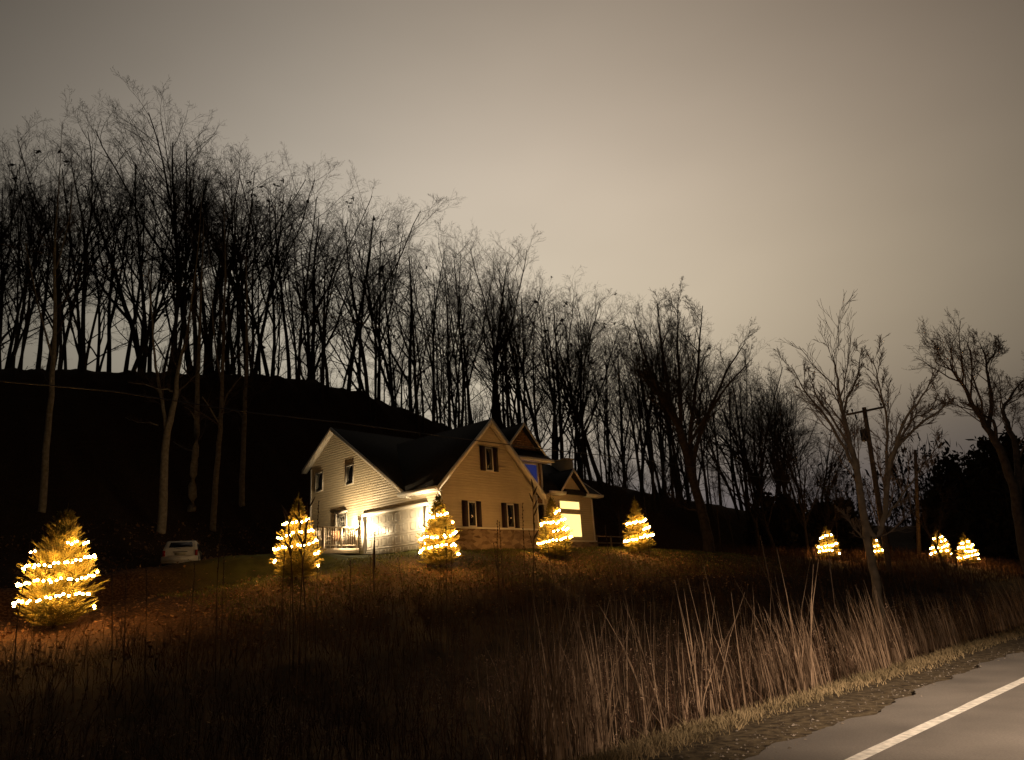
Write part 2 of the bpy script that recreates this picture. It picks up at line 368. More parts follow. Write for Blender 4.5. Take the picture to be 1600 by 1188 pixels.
# ------------------------------------------------------------------ the house (local x along the front, y into the depth, z up)
house = empty('house', (HC[0], HC[1], HZ), radians(90)-YH, label='pale clapboard house with steep gables and a double garage, lit by lanterns', category='house')
def boards(b, P, lo, hi, z0, z1, pitch=.125, out=.016, mi=0):
    n = int(math.ceil((z1-z0)/pitch)); 
    for i in range(n):
        a = z0+i*pitch; c = min(z1, a+pitch); l0, h0, l1, h1 = lo(a), hi(a), lo(c), hi(c)
        if h0-l0 < .03: break
        if h1 < l1: l1 = h1 = (l1+h1)/2
        b.add([P(l0, out, a), P(h0, out, a), P(h1, .002, c), P(l1, .002, c), P(l0, 0, a), P(h0, 0, a)], [(0, 1, 2, 3), (4, 5, 1, 0)], mi)
PG = lambda u, d, z: (-d, u, z)                 # garage-side wall
def PF(y0): return lambda u, d, z: (u, y0-d, z)  # walls facing the road
def pbox(b, P, u0, u1, d0, d1, z0, z1, mi=0):
    c = [P(u, d, z) for z in (z0, z1) for (u, d) in ((u0, d0), (u1, d0), (u1, d1), (u0, d1))]
    b.add(c, [(0,3,2,1),(4,5,6,7),(0,1,5,4),(1,2,6,5),(2,3,7,6),(3,0,4,7)], mi)

# walls
g_lo = lambda z: 0.0 if z < 2.85 else 2.23 + (z-2.80)/.70
g_hi = lambda z: 10.42 if z < 5.35 else 8.17 + (6.96-z)/.70
b = MB(); boards(b, PG, g_lo, g_hi, -.3, 6.95)
b.slab([(0, 0, -.4), (0, 10.42, -.4), (0, 10.42, 5.38), (0, 8.17, 6.9), (0, 2.3, 2.8), (0, 0, 2.8)], (.12, 0, 0))
garage_wall = b.build('wall', M['siding'], house)
f_lo = lambda z: 0.0 if z < 3.0 else (z-3.0)/.97
f_hi = lambda z: 6.6 - f_lo(z)
b = MB(); boards(b, PF(0), f_lo, f_hi, 1.10, 6.2)
b.slab([(.125, 0, -.4), (6.6, 0, -.4), (6.6, 0, 3.0), (3.3, 0, 6.2), (.125, 0, 3.1)], (0, .12, 0))
b.slab([(6.6, .123, -.4), (6.6, 4.9, -.4), (6.6, 4.9, 3.0), (6.6, .123, 3.0)], (-.12, 0, 0))
gable_wall = b.build('wall', M['siding2'], house)
b = MB(); pbox(b, PF(0), -.02, 6.62, .002, .10, -.4, 1.02); b.build('stone_base', M['stone'], house)
b = MB(); pbox(b, PF(0), -.05, 6.66, 0.0, .15, 1.021, 1.10); b.build('stone_ledge', M['trim'], house)
# back of the main body so no sky shows through
b = MB(); b.slab([(0.125, 10.42, -.4), (9.0, 10.42, -.4), (9.0, 10.42, 5.2), (0.125, 10.42, 5.2)], (0, -.1, 0))
b.slab([(9.0, 10.3, -.4), (9.0, 3.0, -.4), (9.0, 3.0, 3.4), (9.0, 8.17, 6.9), (9.0, 10.3, 5.3)], (-.1, 0, 0))
b.slab([(6.6, 4.9, -.4), (8.9, 4.9, -.4), (8.9, 4.9, 3.2), (6.6, 4.9, 3.2)], (0, .1, 0)); b.build('wall', M['siding2'], house)
# roofs
def roof(pts, th=.12, m=None, name='roof'):
    b = MB(); p = np.array(pts); n = np.cross(p[1]-p[0], p[2]-p[0]); n /= np.linalg.norm(n)
    if n[2] < 0: n = -n
    b.slab(pts, -n*th); return b.build(name, m or M['shingle'], house)
zm = lambda y: 7.09 - .70*(8.17-y)
roof([(-.3, 1.95, zm(1.95)), (9.2, 1.95, zm(1.95)), (9.2, 8.17, 7.09), (-.3, 8.17, 7.09)])
roof([(-.3, 8.17, 7.09), (9.2, 8.17, 7.09), (9.2, 10.85, 7.09-.7*2.68), (-.3, 10.85, 7.09-.7*2.68)])
roof([(-.38, -.3, 2.80), (3.3, -.3, 6.37), (3.3, 7.2, 6.37), (-.38, 1.9, 2.80)])
roof([(3.3, -.3, 6.37), (6.98, -.3, 2.80), (6.98, 3.0, 2.80), (3.3, 7.2, 6.37)])
# white rakes, soffits and gutters
def rake(name, a, b_, w, d, m='trim'):
    # board running a->b_ in a vertical plane, w deep (down), d thick along given vector
    b = MB(); a = np.array(a, float); c = np.array(b_, float)
    b.slab([a, c, c-np.array([0, 0, w]), a-np.array([0, 0, w])], d); return b.build(name, M[m], house)
rake('rake_board', (-.31, 8.17, 7.12), (-.31, 10.9, 7.12-.7*2.73), .20, (.03, 0, 0))
rake('rake_board', (-.31, 1.92, 7.12-.7*6.25), (-.31, 8.165, 7.12), .20, (.03, 0, 0))
rake('rake_board', (-.40, -.31, 2.81), (3.3, -.31, 6.40), .27, (0, .03, 0))
rake('rake_board', (3.305, -.31, 6.40), (7.0, -.31, 2.81), .27, (0, .03, 0))
b = MB()
for (y0, z0, y1, z1) in ((1.95, zm(1.95)-.16, 8.17, 6.92), (8.17, 6.92, 10.85, 6.92-.7*2.68)):
    b.slab([(-.28, y0, z0), (-.017, y0, z0), (-.017, y1, z1), (-.28, y1, z1)], (0, 0, -.02))
for (x0, z0, x1, z1) in ((-.38, 2.62, 3.3, 6.19), (3.3, 6.19, 6.98, 2.62)):
    b.slab([(x0, -.28, z0), (x0, -.017, z0), (x1, -.017, z1), (x1, -.28, z1)], (0, 0, -.02))
b.build('soffit', M['trim'], house)
b = MB()
b.slab([(-.39, -.33, 2.83), (-.51, -.33, 2.83), (-.49, -.33, 2.70), (-.39, -.33, 2.67)], (0, 2.75, 0))
b.slab([(-.388, -.27, 2.66), (-.03, -.27, 2.66), (-.03, 2.35, 2.66), (-.388, 2.35, 2.66)], (0, 0, -.02))
b.slab([(-.39, -.275, 2.84), (-.39, 2.35, 2.84), (-.39, 2.35, 2.62), (-.39, -.275, 2.62)], (.025, 0, 0))
b.bar((-.43, -.36, 2.70), (-.06, -.13, 2.45), .04, k=8); b.bar((-.06, -.13, 2.45), (-.06, -.13, 1.15), .04, k=8)
b.build('gutter', M['trim'], house)
for (P_, a_, c_, z0_, z1_) in ((PG, -.002, .10, -.3, 2.62), (PG, 10.33, 10.44, -.3, 5.2), (PF(0), -.052, .09, 1.10, 2.8), (PF(0), 6.51, 6.62, 1.10, 2.8)):
    b = MB(); pbox(b, P_, a_, c_, .018, .05, z0_, z1_); b.build('corner_board', M['trim'], house)

def window(P, u0, u1, z0, z1, pane='glass', tr=.07, mull=(), shutters=0, rails=(), d0=.0):
    b = MB(); D = d0+.036
    pbox(b, P, u0, u0+tr, d0, D, z0, z1); pbox(b, P, u1-tr, u1, d0, D, z0, z1)
    pbox(b, P, u0+tr, u1-tr, d0, D, z1-tr, z1); pbox(b, P, u0+tr, u1-tr, d0, D+.008, z0, z0+tr)
    for m_ in mull: pbox(b, P, m_-.035, m_+.035, d0, D-.01, z0+tr, z1-tr)
    for r_ in rails: pbox(b, P, u0+tr, u1-tr, d0, D-.012, r_-.02, r_+.02)
    o = b.build('window', M['trim'], house)
    b = MB(); pbox(b, P, u0+tr, u1-tr, d0, d0+.028, z0+tr, z1-tr); b.build('pane', M[pane], o)
    if shutters:
        for (a, c) in ((u0-shutters-.01, u0-.01), (u1+.01, u1+.01+shutters)):
            b = MB(); pbox(b, P, a, c, d0, d0+.04, z0, z1+.02); k = int((z1-z0)/.06)
            for i in range(1, k): pbox(b, P, a+.04, c-.04, d0+.04, d0+.052, z0+i*.06, z0+i*.06+.03)
            b.build('shutter', M['shutter'], house)
    return o
F0 = PF(0)
window(F0, 1.66, 2.19, 1.10, 2.28, tr=.065, shutters=.33, d0=.018)
window(F0, 4.27, 4.80, 1.10, 2.28, tr=.065, shutters=.33, d0=.018)
window(F0, 2.97, 3.50, 3.79, 4.95, tr=.065, shutters=.33, d0=.018)
window(PG, 9.22, 9.94, 3.87, 4.93, d0=.018); window(PG, 6.46, 7.15, 3.87, 4.90, d0=.018)

# garage door with raised panels, its frame
b = MB(); pbox(b, PG, .78, 1.0, .018, .09, -.1, 2.12); pbox(b, PG, 5.48, 5.72, .018, .09, -.1, 2.12); pbox(b, PG, .78, 5.72, .018, .10, 2.121, 2.27)
gf = b.build('garage_door_frame', M['trim'], house)
b = MB(); pbox(b, PG, 1.0, 5.48, .017, .030, -.1, 2.12)
for r_ in range(4):
    z0 = -.02+r_*.535
    for c_ in range(8):
        u0 = 1.0+c_*.56
        for (ua, ub, za, zb) in ((.09, .47, .10, .112), (.09, .47, .418, .43), (.09, .102, .112, .418), (.458, .47, .112, .418)):
            pbox(b, PG, u0+ua, u0+ub, .030, .037, z0+za, z0+zb)
        continue
        q4 = [(u0+.09, z0+.10), (u0+.47, z0+.10), (u0+.47, z0+.43), (u0+.09, z0+.43)]; i4 = [(u0+.12, z0+.13), (u0+.44, z0+.13), (u0+.44, z0+.40), (u0+.12, z0+.40)]
        b.add([PG(u, .0301, z) for u, z in q4]+[PG(u, .0335, z) for u, z in i4], [(4, 5, 6, 7), (0, 1, 5, 4), (1, 2, 6, 5), (2, 3, 7, 6), (3, 0, 4, 7)])
    if r_: pbox(b, PG, 1.0, 5.48, .030, .040, z0-.014, z0+.006)
b.build('garage_door', M['door'], house)
# side door by the deck, wall lanterns
b = MB(); pbox(b, PG, 7.02, 7.12, .018, .08, .62, 2.50); pbox(b, PG, 7.92, 8.02, .018, .08, .62, 2.50); pbox(b, PG, 7.02, 8.02, .018, .09, 2.501, 2.62)
pbox(b, PG, 7.12, 7.92, .018, .045, .62, 2.50)
for i in range(3):
    for j in range(2): pbox(b, PG, 7.20+.34*j, 7.48+.34*j, .045, .055, .70, 1.35) if i == 0 else None
dr_ = b.build('door', M['door'], house)
b = MB(); pbox(b, PG, 7.24, 7.80, .045, .052, 1.50, 2.36); b.build('pane', M['glass'], dr_)
b = MB()
for u_ in (7.24, 7.42, 7.61, 7.80): pbox(b, PG, u_-.012, u_+.012, .052, .062, 1.50, 2.36)
for z_ in (1.50, 1.78, 2.07, 2.36): pbox(b, PG, 7.24, 7.80, .052, .061, z_-.012, z_+.012)
b.build('muntin', M['door'], dr_)
def lantern(P, u, z, s=1.0, power=0):
    b = MB(); pbox(b, P, u-.05, u+.05, .018, .04, z-.12, z+.16); 
    p0 = np.array(P(u, .04, z+.12)); p1 = np.array(P(u, .24, z+.17)); b.bar(p0, p1, .012)
    q = np.array(P(u, .24, z)); b.tube([q+[0, 0, .17], q+[0, 0, .12], q+[0, 0, .115]], [.01, .075, .08], 8, cap=True)
    b.tube([q+[0, 0, -.11], q+[0, 0, -.13]], [.06, .02], 8, cap=True)
    o = b.build('wall_lantern', M['black'], house)
    b = MB(); b.tube([q+[0, 0, -.108], q+[0, 0, .112]], [.055, .07], 10, cap=True); b.build('lamp_glass', M['lamp'], o)
    l = bpy.data.lights.new('lantern_light', 'POINT'); l.energy = power; l.color = (1, .74, .42); l.shadow_soft_size = .05
    lo = bpy.data.objects.new('lantern_light', l); col.objects.link(lo); lo.parent = house; lo.location = P(u, .36, z)
    return o
lantern(PG, 5.98, 1.72, power=330); lantern(PG, .36, 1.62, power=240)

# dormer tower with shake gable, skirt roof, wide blue-lit window
T0 = PF(1.5)
b = MB()
b.slab([(5.9, 1.5, 2.6), (8.9, 1.5, 2.6), (8.9, 1.5, 5.0), (5.9, 1.5, 5.0)], (0, .1, 0))
b.slab([(8.9, 1.5, 2.6), (8.9, 5.5, 2.6), (8.9, 5.5, 5.0), (8.9, 1.5, 5.0)], (-.1, 0, 0)); b.slab([(5.9, 1.5, 2.6), (5.9, 5.5, 2.6), (5.9, 5.5, 5.0), (5.9, 1.5, 5.0)], (.1, 0, 0))
for i in range(int(2.4/.14)):
    z0 = 2.6+i*.14; pbox(b, T0, 5.9, 8.92, .0, .012+.006*(i % 2), z0, z0+.135)
b.build('shake_wall', M['shake'], house)
b = MB(); b.slab([(5.6, 1.5, 5.02), (9.2, 1.5, 5.02), (7.4, 1.5, 6.82)], (0, .1, 0))
for i in range(13):
    z0 = 5.02+i*.135; h = (6.80-z0-.13)
    if h > .05: pbox(b, T0, 7.4-h, 7.4+h, .0, .014+.008*(i % 2), z0, z0+.13)
b.build('shake_gable', M['shake'], house)
roof([(5.38, 1.2, 4.95), (7.4, 1.2, 6.97), (7.4, 7.8, 6.97), (5.38, 5.5, 4.95)]); roof([(7.4, 1.2, 6.97), (9.42, 1.2, 4.95), (9.42, 5.5, 4.95), (7.4, 7.8, 6.97)])
rake('rake_board', (5.36, 1.19, 4.96), (7.4, 1.19, 7.0), .20, (0, .03, 0)); rake('rake_board', (7.405, 1.19, 7.0), (9.44, 1.19, 4.96), .20, (0, .03, 0))
roof([(5.45, .95, 5.02), (9.35, .95, 5.02), (9.05, 1.48, 5.52), (5.75, 1.48, 5.52)], .08)
b = MB(); b.box(5.42, 9.38, .90, .95, 4.86, 5.02); b.box(5.45, 9.35, .952, 1.48, 4.86, 4.885); b.build('fascia', M['trim'], house)
window(T0, 6.45, 8.58, 3.1, 4.84, pane='blueglass', tr=.11, mull=(7.66,), d0=.02)
b = MB(); pbox(b, T0, 8.80, 8.93, .02, .05, 2.6, 4.85); b.build('corner_board', M['trim'], house)
# entry between the wing and the tower
b = MB(); b.slab([(6.72, 3.2, -.4), (8.9, 3.2, -.4), (8.9, 3.2, 2.9), (6.72, 3.2, 2.9)], (0, .1, 0)); b.build('stone_wall', M['stone'], house)
b = MB(); b.box(6.64, 8.9, 1.3, 3.2, 2.60, 2.62); b.build('soffit', M['trim'], house)
b = MB(); b.box(6.72, 6.83, .35, .46, .1, 2.45); b.box(6.70, 6.85, .33, .48, 2.45, 2.6); b.build('porch_post', M['trim'], house)
b = MB(); pbox(b, PF(3.2), 7.3, 8.25, .0, .05, .1, 2.2); b.build('door', M['shutter'], house)

# right wing with small gable and tall lit window, chimney
RW = PF(1.5)
b = MB()
r_lo = lambda z: 8.95; r_hi = lambda z: 13.3
boards(b, RW, r_lo, r_hi, 0.70, 3.15); boards(b, RW, lambda z: 10.25+(z-3.45)/.97 if z > 3.45 else 10.25, lambda z: 12.43-(z-3.45)/.97 if z > 3.45 else 12.43, 3.15, 4.55)
b.slab([(8.95, 1.5, -.4), (13.3, 1.5, -.4), (13.3, 1.5, 3.2), (12.43, 1.5, 3.45), (11.34, 1.5, 4.5), (10.25, 1.5, 3.45), (8.95, 1.5, 3.2)], (0, .1, 0))
b.slab([(13.3, 1.6, -.4), (13.3, 7.0, -.4), (13.3, 7.0, 3.4), (13.3, 4.3, 5.4), (13.3, 1.6, 3.5)], (-.1, 0, 0))
b.build('wall', M['siding2'], house)
b = MB(); pbox(b, RW, 8.95, 13.33, .002, .09, -.4, .62); b.build('stone_base', M['stone'], house)
b = MB(); pbox(b, RW, 13.21, 13.33, .018, .05, .70, 3.1); pbox(b, RW, 8.93, 13.36, 0, .13, .621, .70); b.build('corner_board', M['trim'], house)
roof([(8.9, 1.1, 3.31), (13.85, 1.1, 3.31), (13.85, 4.3, 5.60), (8.9, 4.3, 5.60)]); roof([(8.9, 4.3, 5.60), (13.85, 4.3, 5.60), (13.85, 7.4, 3.4), (8.9, 7.4, 3.4)])
roof([(10.1, 1.12, 3.42), (11.34, 1.12, 4.72), (11.34, 3.1, 4.72), (10.1, 1.3, 3.42)], .09); roof([(11.34, 1.12, 4.72), (12.58, 1.12, 3.42), (12.58, 1.3, 3.42), (11.34, 3.1, 4.72)], .09)
rake('rake_board', (10.08, 1.10, 3.43), (11.34, 1.10, 4.75), .17, (0, .03, 0)); rake('rake_board', (11.345, 1.10, 4.75), (12.60, 1.10, 3.43), .17, (0, .03, 0))
rake('rake_board', (13.86, 1.08, 3.33), (13.86, 4.3, 5.63), .18, (.03, 0, 0))
for (a, c) in ((8.95, 10.35), (12.30, 13.90)):
    b = MB(); b.slab([(a, 1.08, 3.33), (a, .98, 3.33), (a, 1.0, 3.20), (a, 1.08, 3.17)], (c-a, 0, 0)); b.box(a+.002, c-.002, 1.085, 1.478, 3.165, 3.185)
    b.build('gutter', M['trim'], house)
window(RW, 10.22, 12.07, 2.40, 2.92, pane='lit', tr=.05, d0=.02)
window(RW, 10.22, 12.09, .86, 2.21, pane='lit', tr=.05, mull=(11.15,), d0=.02)
b = MB(); b.box(13.12, 13.72, 2.95, 4.2, 4.2, 5.72); b.box(13.07, 13.77, 2.9, 4.25, 5.72, 5.80); b.build('chimney', M['siding2'], house)
b = MB(); b.bar((10.2, 3.4, 4.6), (10.2, 3.4, 5.35), .06, k=10); b.build('vent_pipe', M['trim'], house)

# deck with railing beside the garage (top level: its own thing)
HROT = radians(90)-YH
dk = empty('deck', (HC[0], HC[1], HZ), HROT, label='small railed white deck beside the garage door', category='deck')
X0, Y0, Y1 = -2.08, 6.02, 9.3
b = MB(); 
for i in range(23): b.box(X0+.02, -.06, Y0+.02+i*.142, Y0+.02+i*.142+.136, .60, .635)
b.build('deck_floor', M['deckwood'], dk)
b = MB(); b.box(X0-.03, -.05, Y0-.04, Y0, .40, .63); b.box(X0-.04, X0, Y0, Y1, .40, .63); b.box(X0-.03, -.05, Y1, Y1+.04, .40, .63); b.build('rim_board', M['deckwood'], dk)
for (x_, y_) in ((X0+.05, Y0+.03), (-1.05, Y0+.03), (-.14, Y0+.03), (X0+.05, Y0+1.65), (X0+.05, Y1-.05)):
    b = MB(); b.box(x_-.045, x_+.045, y_-.045, y_+.045, -.6 if x_ < -1.2 else .636, 1.60); b.build('railing_post', M['deckwood'], dk)
b = MB(); b.box(X0-.02, -.08, Y0-.03, Y0+.09, 1.601, 1.65); b.box(X0-.02, X0+.11, Y0+.092, Y1, 1.601, 1.65)
b.box(X0+.10, -.19, Y0+.01, Y0+.05, .74, .80); b.box(X0+.03, X0+.07, Y0+.08, Y1-.1, .74, .80); b.build('handrail', M['deckwood'], dk)
b = MB()
for i in range(1, 15):
    x_ = X0+.05+i*.13
    if abs(x_+1.05) > .05: b.box(x_-.016, x_+.016, Y0+.014, Y0+.046, .80, 1.60)
for i in range(1, 25):
    y_ = Y0+.03+i*.13; b.box(X0+.034, X0+.066, y_-.016, y_+.016, .80, 1.60)
b.build('baluster', M['deckwood'], dk)

def patio_chair(x, y, rz, m, label):
    o = empty('patio_chair', (0, 0, 0), label=label, category='chair', group='chairs on the deck')
    p = Vector((HC[0], HC[1], HZ)) + Matrix.Rotation(HROT, 3, 'Z') @ Vector((x, y, .636)); o.location = p; o.rotation_euler = (0, 0, HROT+rz)
    b = MB(); b.box(-.25, .25, -.24, .24, .40, .44); b.build('seat', M[m], o)
    b = MB(); b.slab([(-.25, .24, .44), (.25, .24, .44), (.25, .34, .92), (-.25, .34, .92)], (0, .03, 0)); b.build('backrest', M[m], o)
    for (a, c) in ((-.23, -.22), (.23, -.22), (-.23, .22), (.23, .22)):
        b = MB(); b.bar((a, c, 0), (a, c, .40), .02); b.build('leg', M[m], o)
    for a in (-.25, .25):
        b = MB(); b.bar((a, -.2, .62), (a, .27, .64), .022); b.bar((a, -.2, .44), (a, -.2, .62), .018); b.build('armrest', M[m], o)
patio_chair(-1.55, 6.75, radians(30), 'chair', 'white patio chair at the outer end of the deck')
patio_chair(-.75, 6.75, radians(-20), 'chair2', 'brown patio chair on the deck beside the lantern')

# ------------------------------------------------------------------ parked car, tail towards the camera
def build_car(px, Y, heading):
    x, y, z = base(px, Y)
    o = empty('parked_car', (x, y, z), heading, label='pale station wagon parked under the trees, seen from behind', category='car')
    # local: x right, y forward (away from the camera), tail at y = 0
    W2 = .86
    prof = [(0.02, .42), (0.0, .62), (.06, .93), (.42, 1.36), (.62, 1.43), (2.2, 1.45), (2.9, 1.38), (3.55, .98), (4.35, .86), (4.5, .62), (4.5, .35), (4.2, .26), (.25, .28)]
    def half(yy, zz):
        w_ = W2 - .02*(zz < .45) - max(0, zz-.93)*.36
        if yy < .1: w_ -= .03
        if yy > 4.2: w_ -= .10
        return w_
    b = MB(); n = len(prof)
    L_ = [(-half(*p), p[0], p[1]) for p in prof]; R_ = [(half(*p), p[0], p[1]) for p in prof]
    Lm = [(-half(*p)+.10, p[0]-(.03 if p[0] < .1 else 0), p[1]+(.015 if p[1] > 1.3 else 0)) for p in prof]; Rm = [(-a, c, d) for a, c, d in Lm]
    V = L_+Lm+Rm+R_
    fs = [tuple(range(n))[::-1], tuple(range(3*n, 4*n))]
    for r_ in range(3): fs += [(r_*n+i, r_*n+(i+1) % n, (r_+1)*n+(i+1) % n, (r_+1)*n+i) for i in range(n)]
    b.add(V, fs); body = b.build('body', M['carpaint'], o)
    b = MB(); b.slab([(-.60, .115, .955), (.60, .115, .955), (.50, .40, 1.345), (-.50, .40, 1.345)], (0, -.035, .012)); b.build('rear_window', M['glass'], o)
    b = MB(); b.bar((.02, .09, .99), (-.34, .16, 1.08), .012); b.build('wiper', M['black'], o)
    b = MB(); b.box(-.87, .87, -.14, .10, .36, .60); b.box(-.85, .85, -.10, .08, .28, .36); b.box(-.83, .83, -.145, .05, .602, .625); b.build('bumper', M['carpaint'], o)
    b = MB(); b.box(-.60, .60, -.035, .02, .646, .660); b.box(-.34, .34, -.05, .01, .835, .865); b.build('tailgate_trim', M['black'], o)
    b = MB(); b.box(-.25, .25, -.045, .01, .685, .81); b.build('licence_plate', M['plate'], o)
    for s_ in (-1, 1):
        b = MB(); b.box(min(s_*.70, s_*.835), max(s_*.70, s_*.835), -.035, .08, .64, .93); b.build('tail_lamp', M['red'], o)
        b = MB(); b.slab([(s_*.845, .9, .97), (s_*.845, 3.3, .97), (s_*.73, 2.8, 1.33), (s_*.72, .95, 1.33)], (s_*.012, 0, 0)); b.build('side_window', M['glass'], o)
        b = MB(); b.bar((s_*.55, .7, 1.50), (s_*.55, 2.2, 1.51), .018); b.bar((s_*.55, .7, 1.43), (s_*.55, .7, 1.5), .016); b.bar((s_*.55, 2.2, 1.44), (s_*.55, 2.2, 1.51), .016); b.build('roof_rail', M['black'], o)
        for yy in (.85, 3.6):
            b = MB(); b.bar((s_*.62, yy, .32), (s_*.86, yy, .32), .32, k=18); w_ = b.build('wheel', M['tyre'], o)
            b = MB(); b.bar((s_*.855, yy, .32), (s_*.872, yy, .32), .19, k=14); b.build('rim', M['plate'], w_)
    return o
build_car(280, 38.5, radians(20))

# ------------------------------------------------------------------ bare trees
def rdir(d, ang, R):
    # d turned by ang about a random axis square to it
    d = np.asarray(d, float); a = np.cross(d, R.normal(size=3)); a /= np.linalg.norm(a)+1e-9
    return d*cos(ang) + np.cross(a, d)*sin(ang)
def grow(R, start, d, L, r0, r1, n, wig, up):
    P = [np.array(start, float)]; d = np.array(d, float)/np.linalg.norm(d)
    for i in range(n):
        d = d + R.normal(size=3)*wig + np.array([0, 0, up]); d /= np.linalg.norm(d); P.append(P[-1]+d*L/n)
    t = np.linspace(0, 1, n+1)
    return np.array(P), r0+(r1-r0)*t**.8
def point_on(P, rad, f):
    x = f*(len(P)-1); i = min(int(x), len(P)-2); q = x-i
    return P[i]*(1-q)+P[i+1]*q, rad[i]*(1-q)+rad[i+1]*q, (P[i+1]-P[i])/(np.linalg.norm(P[i+1]-P[i])+1e-9)
def branches(b, R, P, rad, L, lvl, maxl, par, f0=.25):
    # par: per level (count, length ratio, angle, up)
    cnt, ratio, ang, up = par[lvl]; cnt = max(2, int(cnt*(.8+.4*R.random())))
    for k in range(cnt):
        f = f0+(1-f0)*((k+R.random()*.8)/cnt); p, r, d = point_on(P, rad, min(f, .99))
        l = L*ratio*(.6+.7*R.random())*(1.15-.55*f)
        dd = rdir(d, ang*(.65+.6*R.random()), R)
        if dd[2] < -.15: dd[2] *= -.4
        rr = max(min(r*.60, .0175*l), TW)
        n = 5 if lvl <= 1 else (4 if lvl == 2 else 2)
        Q, q = grow(R, p, dd, l, rr, max(rr*.35, TW*.7), n, .15 if lvl < 3 else .22, up)
        b.tube(Q, q, 5 if lvl == 1 else 3)
        if lvl < maxl: branches(b, R, Q, q, l, lvl+1, maxl, par, .2)
TW = .006
def tree_meshes(seed, H=24., r0=.22, kind='forest', mats=('bark', 'twig'), maxl=4, leaves=0):
    R = np.random.default_rng(seed); tb = MB(); cb = MB(); stems = []
    if kind == 'forest':
        P, r = grow(R, (0, 0, -.5), (R.normal()*.05, R.normal()*.05, 1), H*.93, r0, .035, 12, .030, .03); stems.append((P, r, H*.93, .38))
        for _ in range(R.integers(0, 2)+(seed % 3 == 0)):
            p, rr, d = point_on(P, r, R.uniform(.28, .55)); L = (H-p[2])*.92
            Q, q = grow(R, p, rdir(d, R.uniform(.18, .38), R), L, rr*.75, .03, 9, .06, .06); stems.append((Q, q, L*1.3, .25))
        par = {1: (11, .29, .66, .085), 2: (6, .52, .58, .06), 3: (5, .54, .64, .045), 4: (4, .58, .66, .03)}
    elif kind == 'spread':
        P, r = grow(R, (0, 0, -.5), (R.normal()*.08, R.normal()*.08, 1), H*.38, r0, r0*.75, 5, .05, .02); stems.append((P, r, H*.3, .7))
        nst = R.integers(4, 7)
        for k in range(nst):
            a = 2*pi*(k+R.random()*.6)/nst; tl = R.uniform(.25, .55); d = (sin(tl)*cos(a), sin(tl)*sin(a), cos(tl))
            p, rr, _ = point_on(P, r, R.uniform(.6, .99)); L = H*R.uniform(.55, .68)
            Q, q = grow(R, p, d, L, r0*.5, .025, 9, .08, .05); stems.append((Q, q, L*1.2, .15))
        par = {1: (10, .30, .7, .07), 2: (6, .50, .68, .05), 3: (5, .5, .7, .03), 4: (4, .55, .7, .02)}
    for P, r, L, f0 in stems:
        tb.tube(P, r, 7); branches(cb, R, P, r, L, 1, maxl, par, f0)
    if leaves:
        V = np.vstack(cb.v); idx_ = R.integers(0, len(V), leaves)
        for i in idx_:
            if V[i][2] < H*.55: continue
            for _ in range(5):
                c = V[i]+R.normal(size=3)*.12; a = R.normal(size=3)*.09; e = R.normal(size=3)*.09; cb.add([c-a, c-e, c+a, c+e], [(0, 1, 2, 3)])
    zt = float(np.percentile(np.concatenate([q[:, 2] for q in cb.v]), 99.3))
    return tb.mesh('trunk', M[mats[0]], True), cb.mesh('crown', M[mats[1]]), zt

protos = []
for i in range(9): protos.append(tree_meshes(100+i, 24, .15+.015*i, 'forest', leaves=8 if i in (2, 5) else 0))
spreads = [tree_meshes(200+i, 15, .2, 'spread') for i in range(3)]
def place_tree(name, pm, x, y, H, H0, rz, label, cat='tree', group=None, wid=1., z=None):
    z = gz(x, y) if z is None else z
    o = empty(name, (x, y, z), rz, label=label, category=cat, group=group)
    k = H/pm[2]; inst('trunk', pm[0], o, sc_=(k*wid, k*wid, k)); inst('crown', pm[1], o, sc_=(k*wid, k*wid, k)); return o
# skyline of the wood, read as height above the ground at each bearing
TOPX = [-60, 8, 60, 110, 160, 210, 262, 320, 350, 400, 440, 480, 530, 590, 622, 660, 700, 730, 765, 800, 830, 860, 895, 940, 985, 1060, 1130, 1180, 1205, 1240, 1290, 1400]
TOPY = [150, 215, 195, 165, 178, 150, 135, 165, 195, 200, 200, 228, 235, 255, 300, 315, 322, 345, 352, 372, 368, 380, 405, 440, 462, 458, 488, 532, 560, 560, 640, 680]
ZONES = [(-999, 75, 'at the left edge of the wood on the ridge'), (75, 160, 'on the ridge above the leftmost lit spruce'), (160, 235, 'on the ridge left of the tall pale trunks'), (235, 345, 'on the ridge above the parked car'),
         (345, 430, 'on the ridge just right of the parked car'), (430, 520, 'on the ridge above the far left gable'), (520, 600, 'on the ridge above the left roof peak'),
         (600, 690, 'on the ridge above the garage roof'), (690, 765, 'on the ridge left of the front gable peak'), (765, 830, 'on the slope behind the shingled dormer'),
         (830, 900, 'on the slope behind the chimney'), (900, 985, 'on the slope just right of the house'), (985, 1060, 'behind the lit spruce right of the house'),
         (1060, 1150, 'behind the big leaning tree'), (1150, 1240, 'between the leaning tree and the roadside tree'), (1240, 9999, 'behind the roadside tree')]
R0 = np.random.default_rng(14); n_t = 0
def skyline(px): return float(np.interp(px, TOPX, TOPY))
cand = []
s_ = 2.0
while s_ < 112:
    for row in range(5):
        dt = (-6, 0, 7, 15, 26)[row] + R0.uniform(-3, 3); t_ = float(np.interp(s_, cs, ct)) + dt; ss = s_ + R0.uniform(-1, 1)
        cand.append((ss, t_, row))
    s_ += 1.7 if s_ < 75 else 2.4
